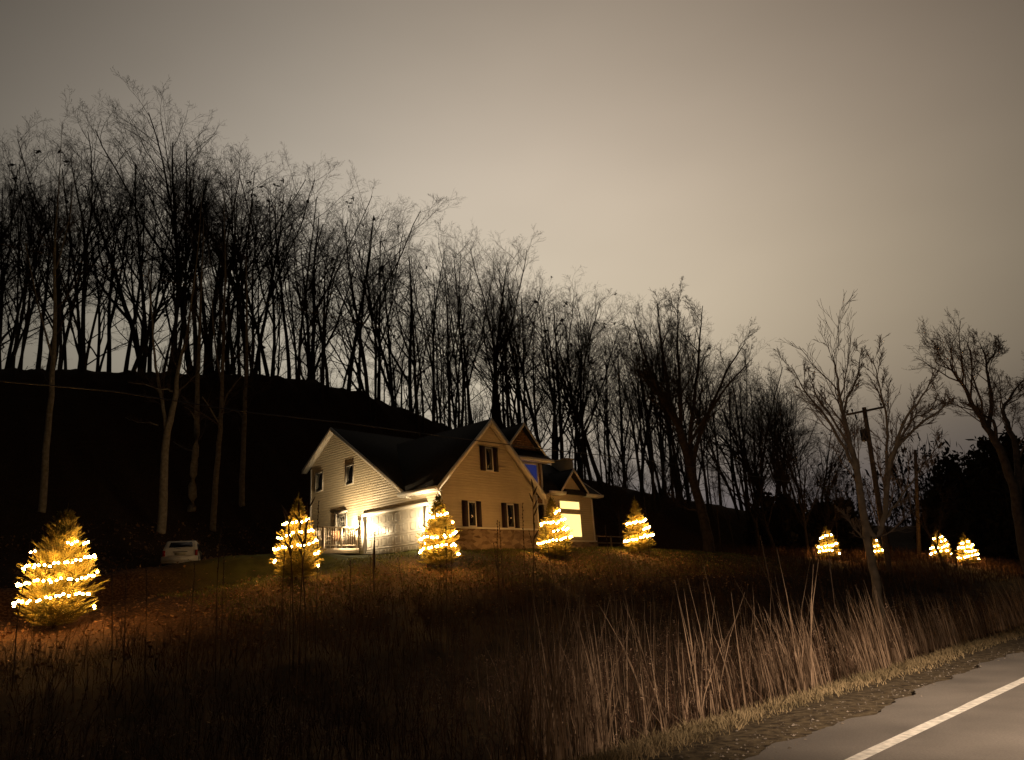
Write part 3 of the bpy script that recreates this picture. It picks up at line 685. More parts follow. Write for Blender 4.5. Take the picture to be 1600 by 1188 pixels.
for ss, t_, row in cand:
    x, y = xy(ss, t_); z = gz(x, y); px, py = proj((x, y, z))
    if not (-90 < px < 1310) or y < 5: continue
    if R0.random() < (.10, .08, .22, .42, .5)[row]: continue
    d = y; H = (py - skyline(px))/FPX*d*float(np.interp(px, [250, 420, 620], [1.0, 1.03, .95]))
    H *= (R0.uniform(.72, .98), R0.uniform(.90, 1.06), R0.uniform(.88, 1.04), R0.uniform(.65, 1.0), R0.uniform(.45, .8))[row]
    if H < 6: continue
    H = min(H, 33)
    zone = [q for q in ZONES if q[0] <= px < q[1]][0][2]; kd = R0.integers(0, len(protos)); fat = kd >= 5
    slim = R0.uniform(.95, 1.4)
    lab = ('thick' if fat else 'slender') + (' front' if row == 0 else '') + ' bare tree ' + zone
    o = place_tree('bare_tree', protos[kd], x, y, H, 24., R0.uniform(0, 6.28), lab, group='bare woodland trees: ' + lab, wid=slim); n_t += 1
print('forest trees', n_t)

# single trees with a look of their own, given as stems (px, py, radius) at a depth
def stem_tree(name, label, Y, stems, seed, mats, par, drop=0, rs=1., base_pxy=None, f0=.25, maxl=4, depth_j=.0, tk=8, reach=.72):
    R = np.random.default_rng(seed); b0 = stems[0][0]
    p0 = at(b0[0], b0[1], Y); g0 = gz(p0[0], p0[1]); root = np.array([p0[0], p0[1], g0])
    o = empty(name, tuple(root), 0, label=label, category='tree'); tb = MB(); cb = MB()
    for si, stm in enumerate(stems):
        P = []; dj = 0 if si == 0 else R.uniform(-1, 1)*depth_j
        for k, (a, c, r) in enumerate(stm):
            fr = k/(len(stm)-1); P.append(at(a, c+drop*fr*(1 if c < 640 else 0)*(1-k/len(stm)*.3), Y+dj*fr*fr)-root)
        P = np.array(P); rad = np.array([q[2]*rs for q in stm])
        if si == 0: P = np.vstack([[P[0][0]*1.0, P[0][1], -0.4], P]); rad = np.concatenate([[rad[0]*1.15], rad])
        # smooth refine
        tt = np.linspace(0, len(P)-1, (len(P)-1)*3+1); P = np.stack([np.interp(tt, range(len(P)), P[:, i]) for i in range(3)], 1); rad = np.interp(tt, range(len(rad)), rad)
        P[1:-1] = (P[:-2]+2*P[1:-1]+P[2:])/4; P[1:-1] += R.normal(size=P[1:-1].shape)*.02
        tb.tube(P, rad, tk); L = np.sum(np.linalg.norm(np.diff(P, axis=0), axis=1))
        branches(cb, R, P, rad, L*reach, 1, maxl, par, f0 if si == 0 else .12)
    tb.build('trunk', M[mats[0]], o, True); cb.build('crown', M[mats[1]], o); return o
parB = {1: (14, .33, .65, .08), 2: (8, .48, .6, .06), 3: (6, .52, .65, .04), 4: (4, .55, .65, .03)}
# big leaning tree right of the house
stem_tree('leaning_tree', 'big bare tree with a leaning trunk and wide fan-shaped crown right of the house', 47,
    [[(1106, 842, .34), (1098, 800, .30), (1085, 760, .28), (1075, 715, .27), (1062, 670, .25), (1050, 640, .16), (1040, 580, .11), (1030, 520, .06), (1026, 470, .02)],
     [(1080, 735, .17), (1078, 690, .15), (1082, 640, .12), (1090, 580, .09), (1094, 520, .05), (1098, 478, .02)],
     [(1090, 780, .15), (1082, 720, .14), (1100, 660, .12), (1118, 620, .09), (1140, 570, .06), (1165, 535, .02)],
     [(1064, 672, .15), (1030, 620, .11), (1008, 560, .07), (990, 500, .03)],
     [(1064, 672, .14), (1062, 600, .10), (1058, 530, .06), (1060, 462, .02)],
     [(1072, 700, .12), (1110, 640, .08), (1138, 600, .06), (1176, 560, .02)],
     [(1052, 640, .10), (1012, 600, .07), (985, 560, .02)],
     [(1098, 800, .08), (1075, 796, .06), (1055, 785, .05), (1042, 765, .03), (1040, 740, .02)]], 31, ('bark', 'twig'), parB, depth_j=3.5, f0=.5)
# roadside tree among the reeds
stem_tree('roadside_tree', 'two-stemmed bare tree standing in the reeds beside the road', 21,
    [[(1374, 948, .16), (1366, 900, .15), (1358, 860, .145), (1350, 800, .13), (1343, 750, .115), (1330, 700, .09), (1318, 650, .07), (1312, 600, .05), (1306, 555, .03), (1300, 528, .012)],
     [(1352, 815, .09), (1366, 852, .05)][:1] + [(1362, 868, .08)][:0] + [(1368, 845, .085), (1381, 822, .085), (1386, 760, .075), (1398, 700, .06), (1418, 650, .045), (1440, 600, .03), (1460, 555, .012)],
     [(1382, 800, .06), (1386, 730, .055), (1388, 680, .045), (1384, 620, .035), (1372, 570, .022), (1364, 530, .010)],
     [(1341, 740, .07), (1322, 705, .06), (1290, 650, .045), (1262, 600, .03), (1236, 545, .010)],
     [(1336, 712, .06), (1310, 668, .04), (1282, 610, .03), (1262, 555, .010)],
     [(1318, 650, .05), (1330, 600, .04), (1342, 560, .025), (1345, 525, .01)],
     [(1400, 700, .05), (1430, 670, .04), (1470, 640, .03), (1490, 600, .012)],
     [(1356, 850, .035), (1342, 835, .03), (1328, 812, .022), (1308, 795, .012)],
     [(1380, 815, .045), (1400, 785, .035), (1425, 755, .028), (1450, 715, .02), (1475, 690, .01)],
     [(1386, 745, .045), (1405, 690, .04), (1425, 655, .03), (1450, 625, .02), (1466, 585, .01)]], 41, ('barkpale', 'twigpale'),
    {1: (13, .30, .50, .10), 2: (8, .52, .45, .05), 3: (5, .58, .48, .03)}, depth_j=1.6, f0=.45, maxl=3, drop=34, rs=.80, reach=.78)
# tree at the right edge
stem_tree('edge_tree', 'bare tree with a forked crown at the right edge, rising from the dark thicket', 34,
    [[(1600, 860, .26), (1592, 800, .25), (1578, 740, .22), (1562, 700, .19), (1540, 665, .16), (1520, 610, .12), (1504, 575, .08), (1488, 550, .05), (1462, 535, .015)],
     [(1544, 670, .13), (1550, 620, .10), (1544, 570, .07), (1540, 530, .04), (1528, 500, .012)],
     [(1592, 795, .16), (1590, 700, .15), (1572, 660, .12), (1566, 620, .09), (1580, 590, .06), (1602, 560, .03)],
     [(1560, 700, .10), (1552, 655, .08), (1530, 622, .05), (1525, 590, .02)],
     [(1542, 570, .05), (1556, 530, .03), (1562, 500, .01)],
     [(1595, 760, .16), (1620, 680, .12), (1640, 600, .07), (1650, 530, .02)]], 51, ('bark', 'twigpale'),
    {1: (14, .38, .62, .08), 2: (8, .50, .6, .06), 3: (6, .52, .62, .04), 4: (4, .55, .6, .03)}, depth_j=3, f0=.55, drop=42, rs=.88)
# lit trunks on the slope behind the car
slope_specs = [(252, 833, [(252, 833, .28), (256, 740, .25), (259, 690, .23), (270, 640, .19), (276, 612, .15), (277, 580, .12), (288, 540, .09), (300, 470, .06), (310, 380, .03), (316, 300, .015)],
    [[(259, 670, .12), (253, 625, .11), (248, 600, .10), (241, 560, .08), (236, 480, .05), (228, 380, .02)], [(270, 612, .06), (262, 608, .05), (250, 610, .04), (225, 600, .03), (200, 598, .01)], [(247, 665, .04), (235, 660, .035), (215, 660, .025), (195, 652, .012)]],
    'tall forked tree with the palest lit trunk, just left of the parked car'),
  (333, 828, [(333, 828, .20), (336, 760, .18), (343, 690, .16), (346, 640, .14), (347, 590, .11), (350, 500, .08), (352, 400, .05), (350, 300, .015)],
    [[(345, 655, .06), (355, 615, .05), (375, 590, .035), (400, 570, .015)], [(344, 665, .05), (330, 640, .04), (316, 620, .02)], [(346, 600, .06), (335, 540, .05), (330, 450, .03), (326, 380, .01)]],
    'slender tree with a lit trunk, just right of the parked car'),
  (299, 797, [(299, 797, .26), (302, 740, .24), (306, 700, .20), (308, 640, .16), (310, 560, .12), (314, 460, .07), (318, 340, .02)],
    [[(304, 705, .05), (290, 702, .04), (270, 690, .02)], [(307, 660, .05), (297, 640, .03), (288, 636, .01)]],
    'dim brown trunk between the two pale lit trunks'),
  (378, 790, [(378, 790, .19), (379, 730, .17), (382, 660, .15), (384, 600, .12), (386, 500, .08), (384, 400, .02)],
    [[(382, 660, .05), (372, 640, .04), (350, 645, .03), (330, 660, .01)]], 'faintly lit thin trunk right of the two pale lit trunks'),
  (66, 800, [(66, 800, .22), (72, 700, .20), (80, 620, .17), (86, 520, .13), (84, 400, .08), (92, 290, .03), (97, 190, .012)],
    [[(82, 560, .08), (60, 480, .05), (40, 380, .02)], [(88, 420, .05), (110, 340, .03), (120, 240, .01)]], 'tall tree with the topmost spire, behind the leftmost lit spruce')]
for k, (a, c, main, subs, lab) in enumerate(slope_specs):
    h = hit(a, c, 30, 90); Yd = h[1] if h else 46
    Yd = min(max(Yd, 38), 60); sk = Yd/46.
    sc_r = lambda st_: [(q[0], q[1], q[2]*sk) for q in st_]
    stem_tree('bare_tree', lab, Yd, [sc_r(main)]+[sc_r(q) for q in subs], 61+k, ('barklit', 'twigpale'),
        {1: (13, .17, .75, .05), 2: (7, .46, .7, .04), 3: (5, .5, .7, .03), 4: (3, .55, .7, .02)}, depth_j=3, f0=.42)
# smaller trees at the foot of the wood on the right, and thin ones inside it
small = [(1150, 66, 150, 0), (1185, 74, 250, 1), (1215, 70, 205, 2), (1243, 78, 180, 0), (1265, 66, 175, 1), (1285, 84, 165, 2), (1310, 74, 150, 0), (1335, 90, 140, 1),
         (1395, 88, 120, 2), (1128, 62, 190, 1), (1225, 92, 240, 0), (1198, 90, 262, 2), (1170, 88, 215, 1), (975, 60, 190, 0), (1010, 64, 150, 2), (1255, 98, 225, 1), (1300, 70, 130, 0), (1478, 60, 130, 2)]
for i, (px, Y, hpx, kd) in enumerate(small):
    x, y, z = base(px, Y); H = hpx/FPX*Y
    wh = 'left of the roadside tree' if px < 1290 else ('behind the two-stemmed roadside tree' if px < 1450 else 'in front of the dark thicket')
    if px < 1140: wh = 'around the foot of the big leaning tree'
    if px < 1020: wh = 'behind the narrow lit spruce'
    lab = ('low wide' if hpx < 200 else 'round-topped') + ' bare tree ' + wh
    pm = spreads[kd] if i % 3 else protos[(i*2) % 9]; place_tree('bare_tree', pm, x, y, H, 15. if i % 3 else 24., i*1.3, lab, group='smaller trees: ' + lab)

# ------------------------------------------------------------------ utility pole, second pole, cable
def world_stem(px0, py0, px1, py1, Y, dY=0.):
    return at(px0, py0, Y), at(px1, py1, Y+dY)
a, t_ = world_stem(1385, 872, 1350, 637, 50)
gp = gz(a[0], a[1]); up = (t_-a)
po = empty('utility_pole', (a[0], a[1], gp), 0, label='wooden utility pole with a crossarm and transformer beside the roadside tree', category='utility pole')
root = np.array([a[0], a[1], gp]); top = t_-root
b = MB(); b.tube([(0, 0, -.3), top*.5, top], [.19, .17, .14], 10, cap=True); b.build('pole', M['pole'], po, True)
ca_, cb_ = at(1324, 648, 49.5)-root, at(1380, 636.5, 50.2)-root; cm = (ca_+cb_)/2
b = MB(); ax = (cb_-ca_)/np.linalg.norm(cb_-ca_); sd = np.cross(ax, [0, 0, 1]); sd /= np.linalg.norm(sd); upv = np.cross(sd, ax)
V = [p_+sd*q*.06+upv*w_*.07 for p_ in (ca_, cb_) for (q, w_) in ((-1, -1), (1, -1), (1, 1), (-1, 1))]
b.add(V, [(0, 3, 2, 1), (4, 5, 6, 7), (0, 1, 5, 4), (1, 2, 6, 5), (2, 3, 7, 6), (3, 0, 4, 7)]); b.build('crossarm', M['pole'], po)
for f in (.03, .16, .97):
    q = ca_+(cb_-ca_)*f; b = MB(); b.tube([q+upv*.06, q+upv*.14, q+upv*.16, q+upv*.30, q+upv*.32], [.025, .025, .07, .06, .02], 8, cap=True); b.build('insulator', M['black'], po)
q = ca_+(cb_-ca_)*.2; b = MB(); b.tube([q-upv*.07, q-upv*.2, q-upv*.5], [.03, .06, .05], 8, cap=True); b.build('fuse_cutout', M['black'], po)
q = top*.83+np.array([-.33, -.05, 0]); b = MB(); b.tube([q+[0, 0, -.42], q+[0, 0, -.40], q+[0, 0, .36], q+[0, 0, .42]], [.17, .22, .22, .12], 14, cap=True)
b.bar(q+[.1, 0, .1], q+[.33, .03, .1], .04); b.bar(q+[-.06, 0, .4], q+[-.06, 0, .58], .03); b.build('transformer', M['black'], po)
a2, t2 = world_stem(1437, 874, 1430, 704, 78); g2 = gz(a2[0], a2[1]); r2 = np.array([a2[0], a2[1], g2])
o = empty('utility_pole', tuple(r2), 0, label='farther plain utility pole between the utility pole and the two rightmost lit spruces', category='utility pole')
o['label'] = 'farther pole without crossarm, left of the two rightmost lit spruces'
b = MB(); tp = t2-r2; b.tube([(0, 0, -.3), tp*.5, tp], [.21, .19, .16], 9, cap=True); b.build('pole', M['pole'], o, True)
def cable(name, pts, label, r=.016):
    P = np.array(pts); b = MB(); b.tube(P, [r]*len(P), 5); o = b.build(name, M['wire'], None, True); tag(o, label, 'cable')
def wire_at(px, py, t):
    d = ray(px, py); k = t/(d[0]*NL[0]+d[1]*NL[1]); return d*k
cable('telephone_cable', [wire_at(a_, c_, 19.4) for a_, c_ in ((-420, 560), (-60, 590), (180, 612), (390, 645), (540, 661), (700, 683), (850, 702), (1000, 718))]+[root+top*.47], 'thin cable crossing in front of the house gable to the utility pole', .017)
q0 = root+ca_+upv*.3; cable('power_cable', [q0+(np.array([*xy(-30, 20), 9.5])-q0)*f+np.array([0, 0, -1.2*4*f*(1-f)]) for f in np.linspace(0, 1, 12)], 'fine power line leaving the crossarm of the utility pole', .006)

# ------------------------------------------------------------------ low rail fence right of the house
fx = [at(932, 838, 44.5), at(975, 838, 47)]
o = empty('rail_fence', (fx[0][0], fx[0][1], gz(fx[0][0], fx[0][1])), 0, label='short low rail fence between the house and the lit spruce', category='fence')
r0_ = np.array(o.location); e_ = fx[1]-r0_
b = MB()
for dz_ in (0, -.38): b.bar([0, 0, fx[0][2]-r0_[2]+dz_], [e_[0], e_[1], fx[0][2]-r0_[2]+dz_], .045, k=6)
b.build('rail', M['pole'], o)
for f in (0, .5, 1): b = MB(); b.bar([e_[0]*f, e_[1]*f, -.3], [e_[0]*f, e_[1]*f, fx[0][2]-r0_[2]+.05], .06); b.build('post', M['pole'], o)

# ------------------------------------------------------------------ spruces wound with strings of lights
def spruce_mesh(seed, H=3.0, Rm=1.15, shp=.8):
    R = np.random.default_rng(seed); tb = MB(); cb = MB(); tb.tube([(0, 0, -.2), (0, 0, H*.5), (.03, .02, H)], [.06, .035, .008], 6)
    prof = lambda h: Rm*(max(0, 1-h/H)**shp)*(min(1, .72+h*.7/H*1.4))
    lump = R.uniform(.88, 1.04, 12); h = .12
    while h < H-.12:
        nb = int(9+5*(1-h/H)); a0 = R.random()*6.28
        for k in range(nb):
            a = a0+k*2*pi/nb+R.normal()*.15; L = prof(h)*R.uniform(.80, 1.02)*lump[int((a % 6.283)/6.284*12)]*(1.14 if R.random() < .22 else 1)
            if L < .08: continue
            el = .12+.75*(h/H)**1.6+R.normal()*.08; o_ = np.array([0, 0, h+R.normal()*.03]); d = np.array([cos(a)*cos(el), sin(a)*cos(el), sin(el)])
            P, r = grow(R, o_, d, L, .014, .008, 4, .05, .09); cb.tube(P, r, 3)
            side = np.cross(d, [0, 0, 1]); side /= np.linalg.norm(side)
            ns_ = max(3, int(L/.055))
            for j in range(ns_):
                f = .22+.78*(j+R.random()*.5)/ns_; p, _, dd = point_on(P, r, min(f, .99)); sg = 1 if j % 2 else -1
                l = (.30*(1.1-f)+.09)*min(1, .45+L)*R.uniform(.8, 1.2)
                v_ = dd*.8+side*sg*R.uniform(.55, 1.0)+np.array([0, 0, R.uniform(-.05, .38)]); v_ /= np.linalg.norm(v_)
                q = p+v_*l; m_ = p+v_*l*.45; cb.tube([p, m_, q], [.009, .017, .004], 3)
                for _ in range(6):
                    g_ = R.random(); c0 = p+v_*l*g_; nd = v_*.7+R.normal(size=3)*.6; nd /= np.linalg.norm(nd); w_ = np.cross(nd, v_)*.006; cb.add([c0-w_, c0+w_, c0+nd*.05], [(0, 1, 2)])
            for _ in range(2):
                q = P[-1]+(rdir(P[-1]-P[-2], .35, R)/np.linalg.norm(P[-1]-P[-2]))*R.uniform(.06, .13); cb.tube([P[-1], (P[-1]+q)/2, q], [.009, .014, .003], 3)
        h += .085+.05*R.random()
    # leader
    for k in range(7):
        a = R.random()*6.28; z0 = H-.35+.05*k; q = np.array([cos(a)*.16, sin(a)*.16, z0+.2]); cb.tube([(0, 0, z0), (np.array([0, 0, z0])+q)/2, q], [.006, .010, .003], 3)
    cb.tube([(0, 0, H-.2), (.02, 0, H+.1), (.03, 0, H+.3)], [.012, .012, .003], 3)
    return tb.mesh('trunk', M['bark'], True), cb.mesh('foliage', M['needle']), prof, H
SP = [spruce_mesh(301, 3.0, 1.36, .62), spruce_mesh(302, 3.0, 1.14, .85), spruce_mesh(303, 3.0, 1.06, .95)]
ico = bmesh_ico = None
def bulb_mesh(r):
    b = MB(); b.tube([(0, 0, -r*.95), (0, 0, -r*.55), (0, 0, .1*r), (0, 0, .7*r), (0, 0, 1.15*r)], [r*.35, r*.85, r, r*.6, r*.08], 7, cap=True)
    return b.mesh('bulb', M['bulb'], True)
BM = {}
def lit_spruce(px, py, Y, hpx, kd, label, llabel, rows, rz, rb, bulbs, tilt=.25, wid=1.0, gap=.12, patch=None):
    x, y, z = base(px, Y); tm, fm, prof, H0 = SP[kd]; H = hpx/FPX*Y; k = H/H0
    o = empty('spruce_tree', (x, y, z), rz, label=label, category='spruce tree', group='spruces wound with lights')
    inst('trunk', tm, o, sc_=(k*wid, k*wid, k)); inst('foliage', fm, o, sc_=(k*wid, k*wid, k))
    so = empty('string_lights', (x, y, z), 0, label=llabel, category='string lights', group='strings of warm lights on the spruces')
    R = np.random.default_rng(int(px)); th = np.linspace(0, rows*2*pi, rows*60); path = []
    ph = atan2(-y, -x)                                # bearing of the camera as seen from the tree
    for a in th:
        f = a/(rows*2*pi); h = H0*(.13+.58*f); rr = prof(h)*(.84+.13*f)*(1+.03*sin(a*3+px))
        hh = h + .07*H0*.5 + tilt*sin(a)*rr*.22 + .035*sin(a*2.3+px)
        path.append((cos(ph+a+1.2)*rr*k*wid, sin(ph+a+1.2)*rr*k*wid, hh*k))
    P = np.array(path); b = MB(); b.tube(P, [.006]*len(P), 3); b.build('cord', M['cord'], so)
    if rb not in BM: BM[rb] = bulb_mesh(rb)
    L = np.concatenate([[0], np.cumsum(np.linalg.norm(np.diff(P, axis=0), axis=1))]); nb = bulbs; last = 0
    for i in range(nb):
        l = (i+.5+R.uniform(-.42, .42))/nb*L[-1]; q = np.array([np.interp(l, L, P[:, j]) for j in range(3)])
        if sin(l*.9+px) > 1-gap: continue
        if (q[0]*x+q[1]*y) > 0 and R.random() < .88: continue
        out = q[:2]/(np.linalg.norm(q[:2])+1e-6); q[:2] += out*R.uniform(-.02, .05)*k; q[2] += R.normal()*.028*k
        c_ = inst('bulb', BM[rb], so, tuple(q)); c_.rotation_euler = (R.uniform(-2, 2), R.uniform(-2, 2), 0)
    return o
lit_spruce(84, 985, 20.5, 172, 0, 'broad lit spruce at the left edge of the photo, largest of all', 'four slanting rows of warm lights on the leftmost spruce', 4, .4, .030, 200, .35, wid=.98)
lit_spruce(463, 912, 26.5, 122, 1, 'lit spruce behind dark stalks, left of the deck', 'warm lights on the spruce left of the deck', 4, 1.1, .038, 100, .5, gap=.2, wid=1.12)
lit_spruce(688, 880, 29.0, 108, 1, 'lit spruce in front of the garage corner', 'warm lights on the spruce by the garage corner', 4, 2.6, .040, 104, .3, gap=.2, wid=1.1)
lit_spruce(868, 862, 34, 92, 2, 'lit spruce in front of the tall glowing window', 'warm lights on the spruce before the tall glowing window', 4, 3.3, .042, 104, .3, wid=1.25, gap=.2)
lit_spruce(1000, 857, 39, 82, 2, 'narrow lit spruce right of the house', 'warm lights on the spruce just right of the house', 4, .9, .044, 110, .45, wid=1.15, gap=.2)
lit_spruce(1298, 878, 55, 48, 1, 'lit spruce left of the roadside tree', 'warm lights on the spruce left of the roadside tree', 4, 2.0, .055, 66, .3, wid=1.25, gap=.25)
lit_spruce(1372, 873, 60, 40, 2, 'lit spruce half hidden behind the roadside tree trunk', 'warm lights glinting behind the roadside tree trunk', 3, 3.0, .055, 30, .3, gap=.3)
lit_spruce(1473, 880, 70, 48, 2, 'left one of the two rightmost lit spruces', 'warm lights on the left one of the two rightmost spruces', 4, 4.0, .062, 62, .4, wid=1.25, gap=.25)
lit_spruce(1515, 880, 68, 46, 1, 'rightmost of all the lit spruces', 'warm lights on the rightmost spruce', 4, 5.0, .062, 70, .3, wid=1.15, gap=.2)

# ------------------------------------------------------------------ dark thicket on the right and the far wood
def thicket(name, px, Y, wpx, hpx, seed, label, dens=1.0):
    R = np.random.default_rng(seed); x, y, z = base(px, Y); w = wpx/FPX*Y/2; H = hpx/FPX*Y
    o = empty(name, (x, y, z), 0, label=label, category='bush'); b = MB(); tw = MB()
    for k in range(int(26*dens)):
        a = R.random()*6.28; rr = w*.55*sqrt(R.random()); P, r = grow(R, (cos(a)*rr*.6, sin(a)*rr*.6, -.1), (cos(a)*.35, sin(a)*.35, 1), H*R.uniform(.6, 1.0), .05, .012, 6, .12, .05)
        tw.tube(P, r, 4); branches(tw, R, P, r, H*.9, 1, 2, {1: (9, .3, .7, .06), 2: (5, .5, .7, .03)}, .2)
    for _ in range(int(5200*dens)):
        a = R.random()*6.28; u = R.random()**.6; hh = R.random()**.8; rr = w*u*(1-.75*max(0, hh-.25)**1.3)*(.8+.2*sin(a*3+seed)+.15*sin(a*7))
        c = np.array([cos(a)*rr, sin(a)*rr, hh*H*(.82+.16*sin(a*2+seed*2)+.1*R.random())]); e = R.normal(size=3)*.0026*Y; f = R.normal(size=3)*.0026*Y
        b.add([c-e, c-f, c+e, c+f], [(0, 1, 2, 3)])
    tw.build('branches', M['twig'], o); b.build('foliage', M['leafdark'], o); return o
thicket('bush', 1535, 92, 150, 150, 1, 'dark thicket below the edge tree, left part'); thicket('bush', 1605, 88, 150, 185, 2, 'dark thicket below the edge tree, reaching the right edge')
thicket('bush', 1478, 96, 90, 90, 3, 'lower dark bush at the left foot of the thicket', .6); thicket('bush', 1225, 78, 120, 95, 4, 'dark scrub left of the roadside tree, below the bare crowns', .7)
thicket('bush', 1310, 84, 130, 80, 5, 'dark scrub behind the roadside tree', .7)
b = MB(); R = np.random.default_rng(5)
for s0, t0_, n_, hm in ((150, 40, 26, 15), (150, 75, 24, 17), (200, 30, 30, 17), (110, 70, 10, 13)):
    for i in range(n_):
        s1, t1 = s0+R.uniform(-28, 70), t0_+R.uniform(-16, 16); x, y = xy(s1, t1); z = gz(x, y); H = hm*R.uniform(.6, 1.05)
        b.tube([(x, y, z-1), (x+R.normal()*.5, y, z+H)], [.25, .03], 4)
        for _ in range(260):
            a = R.random()*6.28; hh = R.random(); rr = H*.34*sqrt(R.random())*(1-.5*abs(hh-.4)); c = np.array([x+cos(a)*rr, y+sin(a)*rr, z+H*(.05+.93*hh)])
            e = R.normal(size=3)*np.array([.25, .25, .5]); f = R.normal(size=3)*.10; b.add([c-e, c-f, c+e, c+f], [(0, 1, 2, 3)])
o = b.build('far_wood', M['leafdark']); tag(o, 'dark far wood along the horizon on the right', 'wood', kind='stuff')

# ------------------------------------------------------------------ reeds, weeds, grass, litter
def blade(b, R, x, y, z, h, w, lean, bend=.25, n=3, la=None):
    a = R.random()*6.28 if la is None else la+R.normal()*.5; L = h*lean*abs(R.normal()*.6+.5); fa = R.random()*3.14; wx, wy = cos(fa)*w, sin(fa)*w
    V = []
    for i in range(n+1):
        f = i/n; g_ = L*(f*.5+f*f*.5*(1+bend)); c = (x+cos(a)*g_, y+sin(a)*g_, z+h*f*(1-.12*bend*f)); k = (1-f)*.85+.15 if i < n else .08
        V += [(c[0]-wx*k, c[1]-wy*k, c[2]), (c[0]+wx*k, c[1]+wy*k, c[2])]
    b.add(V, [(2*i, 2*i+1, 2*i+3, 2*i+2) for i in range(n)])
R = np.random.default_rng(21)
def clump_noise(x, y): return .5+.5*sin(x*1.7+2*sin(y*.9))*cos(y*1.3+1.7*sin(x*.6))
# tall dry reeds: (s0, s1, t0, t1, count, height)
b = MB()
def reeds(b, s0, s1, t0, t1, n, h0, h1, w, thr, lean=.16, la=None):
    k = 0; tries = 0
    while k < n and tries < n*12:
        tries += 1; s1_ = R.uniform(s0, s1); t1_ = t0+(t1-t0)*R.random()**1.4; x, y = xy(s1_, t1_)
        if clump_noise(x, y) < thr: continue
        blade(b, R, x, y, gz(x, y)-.05, R.uniform(h0, h1)*(.75+.5*clump_noise(x, y)), w*R.uniform(.6, 1.3), lean, .3, 3, la); k += 1
LA = atan2(NL[1], NL[0])+.5
reeds(b, 11.2, 21, 6.35, 8.2, 900, .5, 1.6, .010, .54, .16, LA)
reeds(b, 20, 40, 6.35, 8.8, 1900, .5, 1.45, .012, .45, .16, LA)
reeds(b, 40, 75, 6.35, 9.5, 1300, .5, 1.2, .015, .2, .14, LA)
reeds(b, 6.6, 9.6, 6.5, 9.0, 130, .9, 2.1, .009, .55, .14)
reeds(b, 3, 30, 8.5, 14, 260, 1.0, 2.2, .009, .62, .14)
reeds(b, 6.2, 13, 6.4, 8.6, 230, .8, 2.3, .015, .5, .22)
reeds(b, 8, 40, 6.4, 10, 700, .3, 1.0, .006, .1, .6)
o = b.build('reeds', M['reed']); tag(o, 'tall dry reeds and stalks standing along the ditch', 'reeds', kind='stuff')
# brown weeds with side twigs
b = MB(); fl = MB()
def weed(x, y, z, h, fluff):
    P, r = grow(R, (x, y, z), (R.normal()*.12, R.normal()*.12, 1), h, .006, .003, 4, .08, .02); b.tube(P, r, 3)
    for k in range(R.integers(5, 10)):
        p, _, d = point_on(P, r, R.uniform(.35, .98)); q = p+rdir(d, R.uniform(.4, .8), R)*h*R.uniform(.10, .25); b.tube([p, q], [.0035, .002], 3)
        if fluff:
            for _ in range(4):
                c = q+R.normal(size=3)*.022; e = R.normal(size=3)*.008; f = R.normal(size=3)*.008; fl.add([c-e, c-f, c+e, c+f], [(0, 1, 2, 3)])
        else: b.tube([q, q+R.normal(size=3)*.06+[0, 0, .05]], [.002, .001], 3)
for i in range(2900):
    s1 = R.uniform(-6, 45)*R.random()**.25; t1 = 6.6+12*R.random()**1.15; x, y = xy(s1, t1)
    if y < 3: continue
    weed(x, y, gz(x, y)-.03, R.uniform(.5, 1.35)*(1 if t1 < 14 else .6), R.random() < .35)
for i in range(1500):
    s1 = R.uniform(-4, 46); t1 = R.uniform(17, 21.2); x, y = xy(s1, t1); weed(x, y, gz(x, y)-.03, R.uniform(.35, 1.0), False)
o = b.build('weeds', M['weed']); tag(o, 'tangle of brown dead weeds filling the field', 'weeds', kind='stuff')
o = fl.build('seed_heads', M['fluff']); tag(o, 'pale seed heads scattered through the dead weeds', 'seed heads', kind='stuff')
# undergrowth of short brown grass in the field
b = MB()
for i in range(15000):
    s1 = R.uniform(-8, 60); t1 = 6.5+15*R.random(); x, y = xy(s1, t1)
    if y < 3: continue
    blade(b, R, x, y, gz(x, y)-.02, R.uniform(.25, .7), .010, .5, .5, 2)
for i in range(9000):
    s1 = R.uniform(42, 86); t1 = R.uniform(17, 30); x, y = xy(s1, t1); blade(b, R, x, y, gz(x, y)-.02, R.uniform(.3, .9), .018, .5, .5, 2)
o = b.build('field_grass', M['weed']); tag(o, 'matted brown grass between the weeds of the field', 'grass', kind='stuff')
# verge grass
b = MB()
for i in range(26000):
    s1 = 3+62*R.random()**1.6; t1 = R.normal(5.55, .34)
    if not 4.85 < t1 < 6.6: continue
    x, y = xy(s1, t1+.1*sin(s1*.8)); blade(b, R, x, y, gz(x, y)-.01, R.uniform(.03, .12)*(.6+.8*clump_noise(x*2.3, y*2.3)), .006+.00012*s1, .7, .6, 2)
o = b.build('verge_grass', M['verge']); tag(o, 'strip of yellowed grass along the road edge', 'grass', kind='stuff')
# lawn grass near the house
b = MB()
for i in range(26000):
    s1 = R.uniform(9, 44); t1 = R.uniform(20.5, 27.3); x, y = xy(s1, t1); blade(b, R, x, y, gz(x, y)-.01, R.uniform(.05, .13), .014, .6, .6, 2)
o = b.build('lawn_grass', M['lawn']); tag(o, 'short green lawn grass around the house and the spruces', 'grass', kind='stuff')
